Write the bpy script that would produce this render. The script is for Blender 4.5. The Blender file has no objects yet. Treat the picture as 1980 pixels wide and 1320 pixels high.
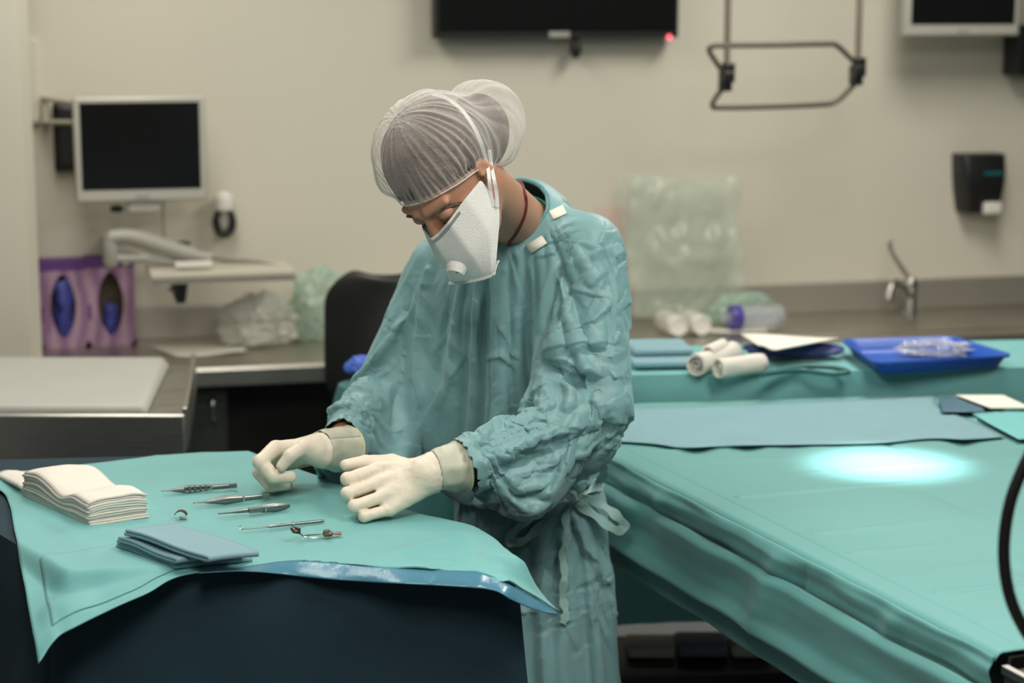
import bpy, math, random
import numpy as np
import openvdb
from mathutils import Vector, Matrix, noise as mnoise
random.seed(7); rng = np.random.RandomState(7)
S = bpy.context.scene
COL = S.collection
# ------------------------------------------------------------------ camera
FPX, PITCH, CAMH = 3800.0, math.radians(9.85), 1.82
cd = bpy.data.cameras.new('camera'); cam = bpy.data.objects.new('camera', cd); COL.objects.link(cam)
cam.location = (0, 0, CAMH); cam.rotation_euler = (math.radians(90) - PITCH, 0, 0)
cd.sensor_width = 36; cd.lens = 36 * FPX / 1980; cd.clip_start = 0.05
cd.dof.use_dof = True; cd.dof.focus_distance = 3.38; cd.dof.aperture_fstop = 2.8
S.camera = cam
# ------------------------------------------------------------------ world, lights, exposure
S.view_settings.view_transform = 'Standard'; S.view_settings.look = 'None'
S.view_settings.exposure = 0.0; S.view_settings.gamma = 1; S.view_settings.use_curve_mapping = False
wd = bpy.data.worlds.new('world'); S.world = wd; wd.use_nodes = True
wd.node_tree.nodes['Background'].inputs[0].default_value = (0.80, 0.85, 0.80, 1)
wd.node_tree.nodes['Background'].inputs[1].default_value = 0.10
def area(name, loc, size, power, color, target=None, sizey=None, spread=180):
    l = bpy.data.lights.new(name, 'AREA'); l.energy = power; l.color = color; l.size = size
    l.spread = math.radians(spread)
    if sizey: l.shape = 'RECTANGLE'; l.size_y = sizey
    o = bpy.data.objects.new(name, l); COL.objects.link(o); o.location = loc
    if target is not None:
        o.rotation_euler = (Vector(target) - Vector(loc)).to_track_quat('-Z', 'Y').to_euler()
    return o
WL = (1.0, 0.955, 0.87)
area('ceiling_panel_light', (-0.9, 3.5, 2.74), 0.6, 17, WL, sizey=1.2)
area('ceiling_panel_light', (0.95, 2.5, 2.74), 0.6, 40, WL, sizey=1.2)
area('ceiling_panel_light', (-1.0, 5.0, 2.74), 0.6, 22, WL, sizey=1.2)
area('ceiling_panel_light', (1.2, 5.2, 2.74), 0.6, 40, WL, sizey=1.2)
area('ceiling_panel_light', (-0.2, 1.1, 2.74), 0.6, 46, WL, sizey=1.2)
sp = bpy.data.lights.new('surgical_spot', 'SPOT'); sp.energy = 620; sp.color = (0.86, 0.97, 1.0)
sp.spot_size = math.radians(13); sp.spot_blend = 1.0; sp.shadow_soft_size = 0.05
so = bpy.data.objects.new('surgical_spot', sp); COL.objects.link(so)

# ------------------------------------------------------------------ pixel helpers (photo frame 1980x1320)
_F = np.array([0, math.cos(PITCH), -math.sin(PITCH)]); _U = np.array([0, math.sin(PITCH), math.cos(PITCH)])
_X = np.array([1.0, 0, 0]); _C = np.array([0, 0, CAMH])
def ray(px, py): return (px - 990) / FPX * _X + (660 - py) / FPX * _U + _F
def PZ(px, py, z):
    d = ray(px, py); return _C + d * (z - CAMH) / d[2]
def PY(px, py, Y):
    d = ray(px, py); return _C + d * Y / d[1]
TH = math.atan(0.243); E1 = np.array([math.cos(TH), math.sin(TH), 0]); M1 = np.array([math.sin(TH), -math.cos(TH), 0])
WO = np.array([0, 6.50, 0])
def PW(px, py, h=0.0):      # wall coordinates (s, -h, z) of the pixel on the plane h in front of the back wall
    d = ray(px, py); t = (h - (_C - WO) @ M1) / (d @ M1); p = _C + d * t
    return np.array([(p - WO) @ E1, -h, p[2]])
WM = Matrix.Translation(Vector(WO)) @ Matrix.Rotation(TH, 4, 'Z')
sp_t = PZ(1715, 897, 0.9)
so.location = (sp_t[0] + 0.25, sp_t[1] + 0.15, 2.45)
so.rotation_euler = (Vector(sp_t) - so.location).to_track_quat('-Z', 'Y').to_euler()

# ------------------------------------------------------------------ materials
def nmat(name):
    m = bpy.data.materials.new(name); m.use_nodes = True
    return m, m.node_tree, m.node_tree.nodes['Principled BSDF']
def mat(name, col, rough=0.6, metal=0.0, var=0.06, scale=8.0, bump=0.0, bscale=60.0, **kw):
    """principled material whose colour varies a little with noise"""
    m, nt, b = nmat(name); N = nt.nodes; L = nt.links
    tc = N.new('ShaderNodeTexCoord'); nz = N.new('ShaderNodeTexNoise'); nz.inputs['Scale'].default_value = scale
    nz.inputs['Detail'].default_value = 3
    L.new(tc.outputs['Object'], nz.inputs['Vector'])
    mx = N.new('ShaderNodeMix'); mx.data_type = 'RGBA'
    mx.inputs['A'].default_value = (*[c * (1 - var) for c in col], 1); mx.inputs['B'].default_value = (*[min(1, c * (1 + var)) for c in col], 1)
    L.new(nz.outputs['Fac'], mx.inputs['Factor']); L.new(mx.outputs['Result'], b.inputs['Base Color'])
    b.inputs['Roughness'].default_value = rough; b.inputs['Metallic'].default_value = metal
    if bump:
        n2 = N.new('ShaderNodeTexNoise'); n2.inputs['Scale'].default_value = bscale; n2.inputs['Detail'].default_value = 4
        L.new(tc.outputs['Object'], n2.inputs['Vector'])
        bp = N.new('ShaderNodeBump'); bp.inputs['Strength'].default_value = bump; bp.inputs['Distance'].default_value = 0.01
        L.new(n2.outputs['Fac'], bp.inputs['Height']); L.new(bp.outputs['Normal'], b.inputs['Normal'])
    for k, v in kw.items(): b.inputs[k.replace('_', ' ')].default_value = v
    return m
def brushed(name, col, rough=0.32):
    m, nt, b = nmat(name); N = nt.nodes; L = nt.links
    tc = N.new('ShaderNodeTexCoord'); mp = N.new('ShaderNodeMapping'); mp.inputs['Scale'].default_value = (2, 2, 90)
    nz = N.new('ShaderNodeTexNoise'); nz.inputs['Scale'].default_value = 6
    L.new(tc.outputs['Object'], mp.inputs['Vector']); L.new(mp.outputs[0], nz.inputs['Vector'])
    mr = N.new('ShaderNodeMapRange'); mr.inputs['To Min'].default_value = rough - 0.07; mr.inputs['To Max'].default_value = rough + 0.1
    L.new(nz.outputs['Fac'], mr.inputs['Value']); L.new(mr.outputs[0], b.inputs['Roughness'])
    b.inputs['Base Color'].default_value = (*col, 1); b.inputs['Metallic'].default_value = 1
    return m
def fabric(name, col, rough=0.62, bump=0.25, crease=0.35, cscale=9.0, sheen=0.15, **kw):
    """non-woven drape fabric: fine weave, soft crumple, crisp creases"""
    m, nt, b = nmat(name); N = nt.nodes; L = nt.links
    tc = N.new('ShaderNodeTexCoord')
    f = N.new('ShaderNodeTexNoise'); f.inputs['Scale'].default_value = 420; f.inputs['Detail'].default_value = 2
    c = N.new('ShaderNodeTexNoise'); c.inputs['Scale'].default_value = cscale; c.inputs['Detail'].default_value = 3
    c.inputs['Distortion'].default_value = 0.6
    v = N.new('ShaderNodeTexNoise'); v.noise_type = 'RIDGED_MULTIFRACTAL'; v.inputs['Scale'].default_value = cscale * 0.9
    v.inputs['Detail'].default_value = 3
    for n in (f, c, v): L.new(tc.outputs['Object'], n.inputs['Vector'])
    b1 = N.new('ShaderNodeBump'); b1.inputs['Strength'].default_value = crease; b1.inputs['Distance'].default_value = 0.006
    L.new(v.outputs['Fac'], b1.inputs['Height'])
    b2 = N.new('ShaderNodeBump'); b2.inputs['Strength'].default_value = bump; b2.inputs['Distance'].default_value = 0.001
    L.new(f.outputs['Fac'], b2.inputs['Height']); L.new(b1.outputs['Normal'], b2.inputs['Normal'])
    L.new(b2.outputs['Normal'], b.inputs['Normal'])
    mx = N.new('ShaderNodeMix'); mx.data_type = 'RGBA'
    mx.inputs['A'].default_value = (*[q * 0.90 for q in col], 1); mx.inputs['B'].default_value = (*[q * 1.10 for q in col], 1)
    L.new(c.outputs['Fac'], mx.inputs['Factor']); L.new(mx.outputs['Result'], b.inputs['Base Color'])
    b.inputs['Roughness'].default_value = rough; b.inputs['Sheen Weight'].default_value = sheen
    for k, q in kw.items(): b.inputs[k.replace('_', ' ')].default_value = q
    return m
def crumpled(name, col, rough=0.5, s1=8.0, s2=26.0, k1=0.38, k2=0.30, sheen=0.2):
    """papery gown fabric: facets and creases from warped voronoi cells, fine weave on top"""
    m, nt, b = nmat(name); N = nt.nodes; L = nt.links; tc = N.new('ShaderNodeTexCoord')
    wz = N.new('ShaderNodeTexNoise'); wz.inputs['Scale'].default_value = 7; wz.inputs['Detail'].default_value = 2; L.new(tc.outputs['Object'], wz.inputs['Vector'])
    ad = N.new('ShaderNodeMix'); ad.data_type = 'VECTOR'; ad.inputs['Factor'].default_value = 0.16
    L.new(tc.outputs['Object'], ad.inputs['A']); L.new(wz.outputs['Color'], ad.inputs['B'])
    last = None
    for sc, st, dist in ((s1, k1, 0.012), (s2, k2, 0.005)):
        v = N.new('ShaderNodeTexVoronoi'); v.inputs['Scale'].default_value = sc; v.inputs['Detail'].default_value = 1.0; L.new(ad.outputs['Result'], v.inputs['Vector'])
        mk = N.new('ShaderNodeTexNoise'); mk.inputs['Scale'].default_value = sc * 0.35; L.new(tc.outputs['Object'], mk.inputs['Vector'])
        mr = N.new('ShaderNodeMapRange'); mr.inputs['From Min'].default_value = 0.38; mr.inputs['From Max'].default_value = 0.62; mr.inputs['To Max'].default_value = st; L.new(mk.outputs['Fac'], mr.inputs['Value'])
        bp = N.new('ShaderNodeBump'); bp.inputs['Distance'].default_value = dist; L.new(mr.outputs[0], bp.inputs['Strength']); L.new(v.outputs['Distance'], bp.inputs['Height'])
        if last: L.new(last.outputs['Normal'], bp.inputs['Normal'])
        last = bp
    f = N.new('ShaderNodeTexNoise'); f.inputs['Scale'].default_value = 420; L.new(tc.outputs['Object'], f.inputs['Vector'])
    b2 = N.new('ShaderNodeBump'); b2.inputs['Strength'].default_value = 0.2; b2.inputs['Distance'].default_value = 0.001
    L.new(f.outputs['Fac'], b2.inputs['Height']); L.new(last.outputs['Normal'], b2.inputs['Normal']); L.new(b2.outputs['Normal'], b.inputs['Normal'])
    b.inputs['Base Color'].default_value = (*col, 1); b.inputs['Roughness'].default_value = rough; b.inputs['Sheen Weight'].default_value = sheen
    return m
def film(name, col, alpha, rough=0.15, sheen=0.0, wr=14.0, spec=0.6):
    """thin plastic film: partly see-through, crinkled, glossy"""
    m, nt, b = nmat(name); N = nt.nodes; L = nt.links
    tc = N.new('ShaderNodeTexCoord'); v = N.new('ShaderNodeTexNoise'); v.noise_type = 'RIDGED_MULTIFRACTAL'
    v.inputs['Scale'].default_value = wr; v.inputs['Detail'].default_value = 3
    L.new(tc.outputs['Object'], v.inputs['Vector'])
    bp = N.new('ShaderNodeBump'); bp.inputs['Strength'].default_value = 0.6; bp.inputs['Distance'].default_value = 0.006
    L.new(v.outputs['Fac'], bp.inputs['Height']); L.new(bp.outputs['Normal'], b.inputs['Normal'])
    mr = N.new('ShaderNodeMapRange'); mr.inputs['To Min'].default_value = alpha * 0.75; mr.inputs['To Max'].default_value = min(1, alpha * 1.5)
    L.new(v.outputs['Fac'], mr.inputs['Value']); L.new(mr.outputs[0], b.inputs['Alpha'])
    b.inputs['Base Color'].default_value = (*col, 1); b.inputs['Roughness'].default_value = rough
    b.inputs['Specular IOR Level'].default_value = spec
    return m
def glow(name, col, st):
    m, nt, b = nmat(name); b.inputs['Base Color'].default_value = (*col, 1)
    b.inputs['Emission Color'].default_value = (*col, 1); b.inputs['Emission Strength'].default_value = st
    return m
M = {}
M['wall'] = mat('wall_paint', (0.64, 0.60, 0.50), 0.75, var=0.03, scale=1.2)
M['wall2'] = mat('left_wall_paint', (0.70, 0.66, 0.55), 0.75, var=0.02, scale=2)
M['floor'] = mat('vinyl_floor', (0.16, 0.17, 0.17), 0.45, var=0.1, scale=5)
M['ceil'] = mat('ceiling_paint', (0.72, 0.72, 0.68), 0.9, var=0.02)
M['steel'] = brushed('brushed_steel', (0.52, 0.50, 0.46), 0.34)
M['steel2'] = brushed('worktop_steel', (0.50, 0.47, 0.41), 0.36)
M['steel3'] = brushed('upstand_steel', (0.50, 0.475, 0.42), 0.58)
M['chrome'] = mat('chrome', (0.48, 0.48, 0.46), 0.2, 1.0, var=0.02)
M['instr'] = mat('instrument_steel', (0.25, 0.26, 0.25), 0.36, 1.0, var=0.15, scale=60)
M['black'] = mat('black_plastic', (0.008, 0.008, 0.008), 0.4, var=0.1)
M['screen'] = mat('dark_screen', (0.004, 0.004, 0.004), 0.18, var=0.05)
M['bezel'] = mat('silver_bezel', (0.50, 0.48, 0.42), 0.4, 0.2)
M['grey'] = mat('grey_plastic', (0.34, 0.33, 0.29), 0.42)
M['beige'] = mat('beige_plastic', (0.52, 0.49, 0.40), 0.45)
M['white'] = mat('white_plastic', (0.78, 0.76, 0.70), 0.35)
M['cab'] = mat('dark_green_cabinet', (0.022, 0.030, 0.027), 0.45)
M['dark'] = mat('recess_shade', (0.012, 0.012, 0.011), 0.7)
M['purple'] = mat('purple_card', (0.11, 0.035, 0.19), 0.55)
M['nitrile'] = mat('blue_nitrile', (0.05, 0.06, 0.30), 0.5, bump=0.5, bscale=30)
M['cardin'] = mat('brown_card', (0.10, 0.075, 0.05), 0.8)
M['teal'] = fabric('teal_drape_fabric', (0.140, 0.40, 0.395), crease=0.10)
M['gown'] = crumpled('gown_fabric', (0.180, 0.350, 0.365))
M['cuff'] = mat('latex_over_fabric', (0.50, 0.50, 0.40), 0.45, var=0.06, scale=20, bump=0.12, bscale=60)
M['belt'] = crumpled('belt_fabric', (0.30, 0.50, 0.47), s1=20, s2=50)
M['necktrim'] = mat('neck_binding', (0.10, 0.25, 0.27), 0.6)
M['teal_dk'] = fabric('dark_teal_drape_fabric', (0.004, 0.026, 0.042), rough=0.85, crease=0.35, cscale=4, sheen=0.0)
M['blue_cloth'] = fabric('blue_grey_cloth', (0.19, 0.345, 0.40), crease=0.06, cscale=5)
M['bed_teal'] = fabric('bed_drape_fabric', (0.105, 0.32, 0.31), crease=0.08, cscale=3)
M['film_blue'] = mat('blue_plastic_backing', (0.07, 0.21, 0.30), 0.24, bump=0.3, bscale=20)
M['gauze'] = mat('white_gauze', (0.72, 0.68, 0.61), 0.9, bump=0.06, bscale=260, var=0.02)
M['paper'] = mat('white_paper', (0.80, 0.76, 0.66), 0.8, var=0.02)
M['tray'] = mat('blue_tray_plastic', (0.015, 0.085, 0.42), 0.35)
M['navy'] = mat('navy_wrap', (0.04, 0.055, 0.20), 0.6, bump=0.5, bscale=18)
M['bagw'] = film('white_film', (0.74, 0.74, 0.66), 0.80, rough=0.3)
M['bagg'] = film('green_film', (0.46, 0.62, 0.50), 0.6, rough=0.3)
M['bagc'] = film('clear_green_film', (0.60, 0.70, 0.58), 0.36, rough=0.16, wr=7)
M['clear'] = film('clear_plastic', (0.62, 0.62, 0.70), 0.4, rough=0.1, wr=30)
M['latex'] = mat('latex', (0.74, 0.66, 0.54), 0.5, var=0.05, scale=14, bump=0.10, bscale=90, Subsurface_Weight=0.15, Subsurface_Scale=0.01)
M['skin'] = mat('skin', (0.47, 0.245, 0.155), 0.5, var=0.08, scale=12, Subsurface_Weight=0.2, Subsurface_Scale=0.01)
M['mask'] = mat('respirator_fabric', (0.80, 0.80, 0.77), 0.75, var=0.01, bump=0.15, bscale=300)
M['cord'] = mat('red_cord', (0.12, 0.012, 0.012), 0.6)
M['hair'] = mat('brown_hair', (0.075, 0.048, 0.034), 0.55, var=0.3, scale=40, bump=0.6, bscale=80)
M['green'] = mat('green_scrub', (0.05, 0.36, 0.22), 0.7)
m_, nt, b_ = nmat('bouffant_net'); N = nt.nodes; L = nt.links
tc = N.new('ShaderNodeTexCoord'); uv = N.new('ShaderNodeUVMap')
fb = N.new('ShaderNodeTexNoise'); fb.noise_type = 'RIDGED_MULTIFRACTAL'; fb.inputs['Scale'].default_value = 90; fb.inputs['Detail'].default_value = 4; L.new(tc.outputs['Object'], fb.inputs['Vector'])
mp = N.new('ShaderNodeMapping'); mp.inputs['Scale'].default_value = (26, 1.6, 1); L.new(uv.outputs['UV'], mp.inputs['Vector'])
st = N.new('ShaderNodeTexNoise'); st.noise_type = 'RIDGED_MULTIFRACTAL'; st.inputs['Scale'].default_value = 1.0; st.inputs['Detail'].default_value = 2; st.inputs['Distortion'].default_value = 0.5; L.new(mp.outputs[0], st.inputs['Vector'])
r1 = N.new('ShaderNodeMapRange'); r1.inputs['From Min'].default_value = 0.2; r1.inputs['From Max'].default_value = 1.6; r1.inputs['To Min'].default_value = 0.16; r1.inputs['To Max'].default_value = 0.52; L.new(fb.outputs['Fac'], r1.inputs['Value'])
r2 = N.new('ShaderNodeMapRange'); r2.inputs['From Min'].default_value = 0.95; r2.inputs['From Max'].default_value = 1.9; r2.inputs['To Max'].default_value = 0.55; L.new(st.outputs['Fac'], r2.inputs['Value'])
sm = N.new('ShaderNodeMath'); sm.use_clamp = True; L.new(r1.outputs[0], sm.inputs[0]); L.new(r2.outputs[0], sm.inputs[1])
lw = N.new('ShaderNodeLayerWeight'); lw.inputs['Blend'].default_value = 0.35; s2 = N.new('ShaderNodeMath'); s2.use_clamp = True; s2.operation = 'MULTIPLY_ADD'; s2.inputs[1].default_value = 0.5
L.new(lw.outputs['Facing'], s2.inputs[0]); L.new(sm.outputs[0], s2.inputs[2]); L.new(s2.outputs[0], b_.inputs['Alpha'])
b_.inputs['Base Color'].default_value = (0.80, 0.76, 0.72, 1); b_.inputs['Roughness'].default_value = 0.8; M['cap'] = m_
M['hose'] = mat('black_hose', (0.006, 0.005, 0.005), 0.42)
M['brown'] = mat('brown_box', (0.035, 0.024, 0.017), 0.5)
M['glassb'] = mat('teal_display', (0.01, 0.12, 0.14), 0.3)

# ------------------------------------------------------------------ mesh helpers
class MB:
    def __init__(s): s.v = []; s.f = []
    def add(s, vs, fs):
        o = len(s.v); s.v += [tuple(float(c) for c in p) for p in vs]; s.f += [tuple(int(i) + o for i in f) for f in fs]; return s
    def box(s, x0, x1, y0, y1, z0, z1, T=None):
        vs = [(x, y, z) for x in (x0, x1) for y in (y0, y1) for z in (z0, z1)]
        if T is not None: vs = [T @ Vector(p) for p in vs]
        return s.add(vs, [(0, 1, 3, 2), (4, 6, 7, 5), (0, 4, 5, 1), (2, 3, 7, 6), (0, 2, 6, 4), (1, 5, 7, 3)])
    def tube(s, pts, r, n=12, cap=True):
        P = [Vector(p) for p in pts]; R = r if hasattr(r, '__len__') else [r] * len(P)
        t = (P[1] - P[0]).normalized(); a = Vector((0, 0, 1)) if abs(t.z) < 0.9 else Vector((1, 0, 0))
        nrm = t.cross(a).normalized(); vs = []
        for i, p in enumerate(P):
            t = (P[min(i + 1, len(P) - 1)] - P[max(i - 1, 0)]).normalized()
            nrm = (nrm - t * nrm.dot(t)).normalized(); bn = t.cross(nrm)
            for k in range(n):
                q = 2 * math.pi * k / n; vs.append(p + (nrm * math.cos(q) + bn * math.sin(q)) * R[i])
        fs = [(i * n + k, i * n + (k + 1) % n, (i + 1) * n + (k + 1) % n, (i + 1) * n + k) for i in range(len(P) - 1) for k in range(n)]
        if cap: fs += [tuple(range(n))[::-1], tuple((len(P) - 1) * n + k for k in range(n))]
        return s.add(vs, fs)
    def strip(s, pts, w, th, normals=None):
        """flat ribbon along pts: width vector w (or list), thickness th"""
        P = [Vector(p) for p in pts]; W = w if isinstance(w, list) else [w] * len(P); vs = []
        for i, p in enumerate(P):
            t = (P[min(i + 1, len(P) - 1)] - P[max(i - 1, 0)]).normalized(); wv = Vector(W[i]); nn = t.cross(wv).normalized() * th * 0.5
            vs += [p - wv * 0.5 - nn, p + wv * 0.5 - nn, p + wv * 0.5 + nn, p - wv * 0.5 + nn]
        fs = [(i * 4 + k, i * 4 + (k + 1) % 4, i * 4 + 4 + (k + 1) % 4, i * 4 + 4 + k) for i in range(len(P) - 1) for k in range(4)]
        e = (len(P) - 1) * 4; fs += [(3, 2, 1, 0), (e, e + 1, e + 2, e + 3)]
        return s.add(vs, fs)
    def lathe(s, prof, n=24, T=None):
        vs = [(r * math.cos(2 * math.pi * k / n), r * math.sin(2 * math.pi * k / n), z) for r, z in prof for k in range(n)]
        if T is not None: vs = [T @ Vector(p) for p in vs]
        fs = [(i * n + k, i * n + (k + 1) % n, (i + 1) * n + (k + 1) % n, (i + 1) * n + k) for i in range(len(prof) - 1) for k in range(n)]
        fs += [tuple(range(n))[::-1], tuple((len(prof) - 1) * n + k for k in range(n))]
        return s.add(vs, fs)
    def prism(s, poly, z0, z1, T=None):
        n = len(poly); vs = [(x, y, z0) for x, y in poly] + [(x, y, z1) for x, y in poly]
        if T is not None: vs = [T @ Vector(p) for p in vs]
        return s.add(vs, [tuple(range(n))[::-1], tuple(range(n, 2 * n))] + [(k, (k + 1) % n, n + (k + 1) % n, n + k) for k in range(n)])
    def grid(s, G, closed_u=False):
        G = np.asarray(G); a, b = G.shape[:2]; vs = G.reshape(-1, 3)
        fs = [(i * b + j, i * b + j + 1, ((i + 1) % a) * b + j + 1, ((i + 1) % a) * b + j) for i in range(a if closed_u else a - 1) for j in range(b - 1)]
        return s.add(vs, fs)
def rot(ax, a): return Matrix.Rotation(a, 4, ax)
def tr(x, y, z): return Matrix.Translation((x, y, z))
def obj(name, mb, m, parent=None, bevel=0.0, smooth=True, solid=0.0, sub=0, matrix=None, off=0.0, fix=True):
    me = bpy.data.meshes.new(name); me.from_pydata(mb.v, [], mb.f); me.update()
    if fix:
        import bmesh
        bm = bmesh.new(); bm.from_mesh(me); bmesh.ops.recalc_face_normals(bm, faces=bm.faces); bm.to_mesh(me); bm.free()
    o = bpy.data.objects.new(name, me); COL.objects.link(o)
    me.materials.append(M[m] if isinstance(m, str) else m)
    if matrix is not None: o.matrix_world = matrix
    if parent is not None: o.parent = parent
    if smooth:
        me.shade_smooth()
        if bevel or not sub:
            try: me.set_sharp_from_angle(angle=math.radians(42))
            except Exception: pass
    if solid:
        q = o.modifiers.new('solid', 'SOLIDIFY'); q.thickness = solid; q.offset = off
    if bevel:
        q = o.modifiers.new('bevel', 'BEVEL'); q.width = bevel; q.segments = 3; q.limit_method = 'ANGLE'
    if sub:
        q = o.modifiers.new('sub', 'SUBSURF'); q.levels = sub; q.render_levels = sub
    return o
def tag(o, label, cat, group=None, kind=None):
    if label: o['label'] = label
    if cat: o['category'] = cat
    if group: o['group'] = group
    if kind: o['kind'] = kind
    return o
def thing(name, label, cat, loc=(0, 0, 0), rz=0.0, group=None, matrix=None):
    o = bpy.data.objects.new(name, None); COL.objects.link(o); o.empty_display_size = 0.05
    if matrix is not None: o.matrix_world = matrix
    else: o.location = loc; o.rotation_euler = (0, 0, rz)
    return tag(o, label, cat, group)
def struct(name, mb, m, **k):
    o = obj(name, mb, m, **k); o['kind'] = 'structure'; return o
def wthing(name, label, cat, group=None): return thing(name, label, cat, matrix=WM.copy(), group=group)
def wobj(name, mb, m, label=None, cat=None, group=None, **k):
    o = obj(name, mb, m, matrix=WM.copy(), **k); return tag(o, label, cat, group)
def wbox(px0, py0, px1, py1, h0, h1, mb=None, ref=None):
    """box in wall coordinates whose front face (h1) covers the pixel rectangle"""
    a = PW(px0, py0, h1 if ref is None else ref); b = PW(px1, py1, h1 if ref is None else ref)
    mb = mb or MB(); mb.box(min(a[0], b[0]), max(a[0], b[0]), -h1, -h0, min(a[2], b[2]), max(a[2], b[2])); return mb
def smooth_path(pts, n=8):
    P = [Vector(p) for p in pts]; out = []
    for i in range(len(P) - 1):
        p0 = P[max(i - 1, 0)]; p1 = P[i]; p2 = P[i + 1]; p3 = P[min(i + 2, len(P) - 1)]
        for k in range(n):
            t = k / n
            out.append(0.5 * ((2 * p1) + (p2 - p0) * t + (2 * p0 - 5 * p1 + 4 * p2 - p3) * t * t + (3 * p1 - p0 - 3 * p2 + p3) * t ** 3))
    out.append(P[-1]); return out
# ================================================================== the room
struct('floor', MB().box(-4.5, 4.5, -1.0, 9.0, -0.1, 0), 'floor', smooth=False)
struct('ceiling', MB().box(-4.5, 4.5, -1.0, 9.0, 2.8, 2.9), 'ceil', smooth=False)
o = struct('wall_back', MB().box(-4.2, 4.6, 0, 0.15, 0, 2.8), 'wall', smooth=False, matrix=WM.copy())
ex = PY(46, 350, 5.55)[0]
struct('wall_left', MB().box(-3.6, ex, 5.55, 5.68, 0, 2.8), 'wall2', smooth=False)
a = PY(20, 698, 5.5); b = PY(20, 709, 5.5)
struct('trim_1', MB().box(-3.6, ex + 0.005, 5.535, 5.552, b[2], a[2]), mat('blue_band', (0.02, 0.05, 0.12), 0.5), smooth=False)
# ------------------------------------------------------------------ steel worktop along the back wall (h: distance from wall)
CZ = 0.75
c = wthing('steel_worktop', 'long brushed steel worktop with upstand running along the back wall', 'worktop')
s0, s1 = PW(50, 700, 0.56)[0], 2.6
obj('worktop_surface', MB().box(s0, s1, -0.56, -0.002, CZ - 0.05, CZ), 'steel2', c, bevel=0.006)
obj('upstand', MB().box(s0, s1, -0.022, -0.002, CZ, CZ + 0.105), 'steel3', c, bevel=0.004)
fr = PW(375, 860, 0.56); ka = PW(632, 690, 0.5)[0]
obj('front_edge', MB().box(s0, s1, -0.572, -0.560, CZ - 0.055, CZ - 0.003), 'steel', c, bevel=0.005)
kb = PW(1240, 700, 0.5)[0]
obj('support_panel', MB().box(kb, s1, -0.52, -0.04, 0.0, CZ - 0.05), 'cab', c)
obj('void_shade_panel', MB().box(cs_ := PW(440, 780, 0.5)[0], kb, -0.30, -0.28, 0.0, CZ - 0.06), 'dark', c)  # added black sheet standing in for the shade under the worktop
# sink bowl recess on the right and a rail
obj('sink_rim', MB().box(PW(1500, 640, 0.4)[0], PW(1960, 640, 0.4)[0], -0.47, -0.10, CZ - 0.001, CZ + 0.004), 'steel2', c, bevel=0.002)
# cabinet under the worktop
cs0, cs1 = s0, PW(440, 780, 0.5)[0]
t = wthing('under_counter_cabinet', 'dark green cabinet with a steel handle under the left worktop', 'cabinet')
obj('cabinet_body', MB().box(cs0, cs1, -0.50, -0.03, 0.06, CZ - 0.055), 'cab', t, bevel=0.004)
d = obj('cabinet_door', MB().box(cs0 + 0.02, cs1 - 0.012, -0.518, -0.502, 0.09, CZ - 0.12), 'cab', t, bevel=0.003)
obj('cabinet_rail', wbox(372, 738, 438, 746, 0.5, 0.524), 'steel', t, bevel=0.002)
h0 = PW(411, 772, 0.53); h1 = PW(415, 812, 0.53)
obj('door_handle', MB().tube(smooth_path([(h0[0], -0.52, h0[2]), (h0[0], -0.542, h0[2] - 0.008), (h0[0], -0.542, h1[2] + 0.008), (h0[0], -0.52, h1[2])], 4), 0.006), 'chrome', d)
# ------------------------------------------------------------------ faucet
t = wthing('mixer_tap', 'chrome mixer tap with a long lever standing at the sink', 'tap')
q = PW(1752, 618, 0.10); fx = q[0]; fy = -0.13
obj('tap_body', MB().lathe([(0.028, 0), (0.028, 0.008), (0.021, 0.014), (0.020, 0.085), (0.023, 0.09), (0.023, 0.115), (0.016, 0.128), (0.004, 0.13)], T=tr(fx, fy, CZ)), 'chrome', t)
obj('spout', MB().tube(smooth_path([(fx, fy, CZ + 0.055), (fx - 0.03, fy - 0.02, CZ + 0.085), (fx - 0.075, fy - 0.05, CZ + 0.120), (fx - 0.105, fy - 0.07, CZ + 0.110), (fx - 0.118, fy - 0.08, CZ + 0.07)], 6), 0.014), 'steel', t)
obj('lever', MB().tube(smooth_path([(fx - 0.005, fy, CZ + 0.12), (fx - 0.035, fy, CZ + 0.16), (fx - 0.075, fy, CZ + 0.215), (fx - 0.085, fy, CZ + 0.25), (fx - 0.08, fy, CZ + 0.262)], 6), [0.009] * 12 + [0.008] * 12 + [0.010]), 'steel', t)
# ------------------------------------------------------------------ soap dispenser
t = wthing('soap_dispenser', 'black wall soap dispenser with a white spout above the tap', 'dispenser')
a = PW(1868, 300, 0.11); b = PW(1950, 412, 0.11); w = b[0] - a[0]; hh = a[2] - b[2]; cx = (a[0] + b[0]) / 2
G = []
for k in range(9):
    v = k / 8; z = a[2] - hh * v; ww = w * (0.5 - 0.13 * v * v); dp = 0.11 * (0.82 + 0.18 * math.sin(math.pi * min(1, v * 1.1)))
    G.append([(cx - ww, -0.002, z), (cx - ww, -dp * .75, z), (cx - ww * 0.86, -dp * .94, z), (cx - ww * .5, -dp, z), (cx + ww * .5, -dp, z), (cx + ww * 0.86, -dp * .94, z), (cx + ww, -dp * .75, z), (cx + ww, -0.002, z)])
mb = MB().grid(G); mb.f += [tuple(range(8)), tuple(range(64, 72))]
obj('dispenser_shell', mb, 'black', t, bevel=0.004)
obj('dispenser_window', wbox(1905, 332, 1940, 338, 0.108, 0.113), 'glassb', t, bevel=0.001)
obj('dispenser_spout', wbox(1907, 392, 1938, 414, 0.05, 0.118), 'white', t, bevel=0.008)
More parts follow.
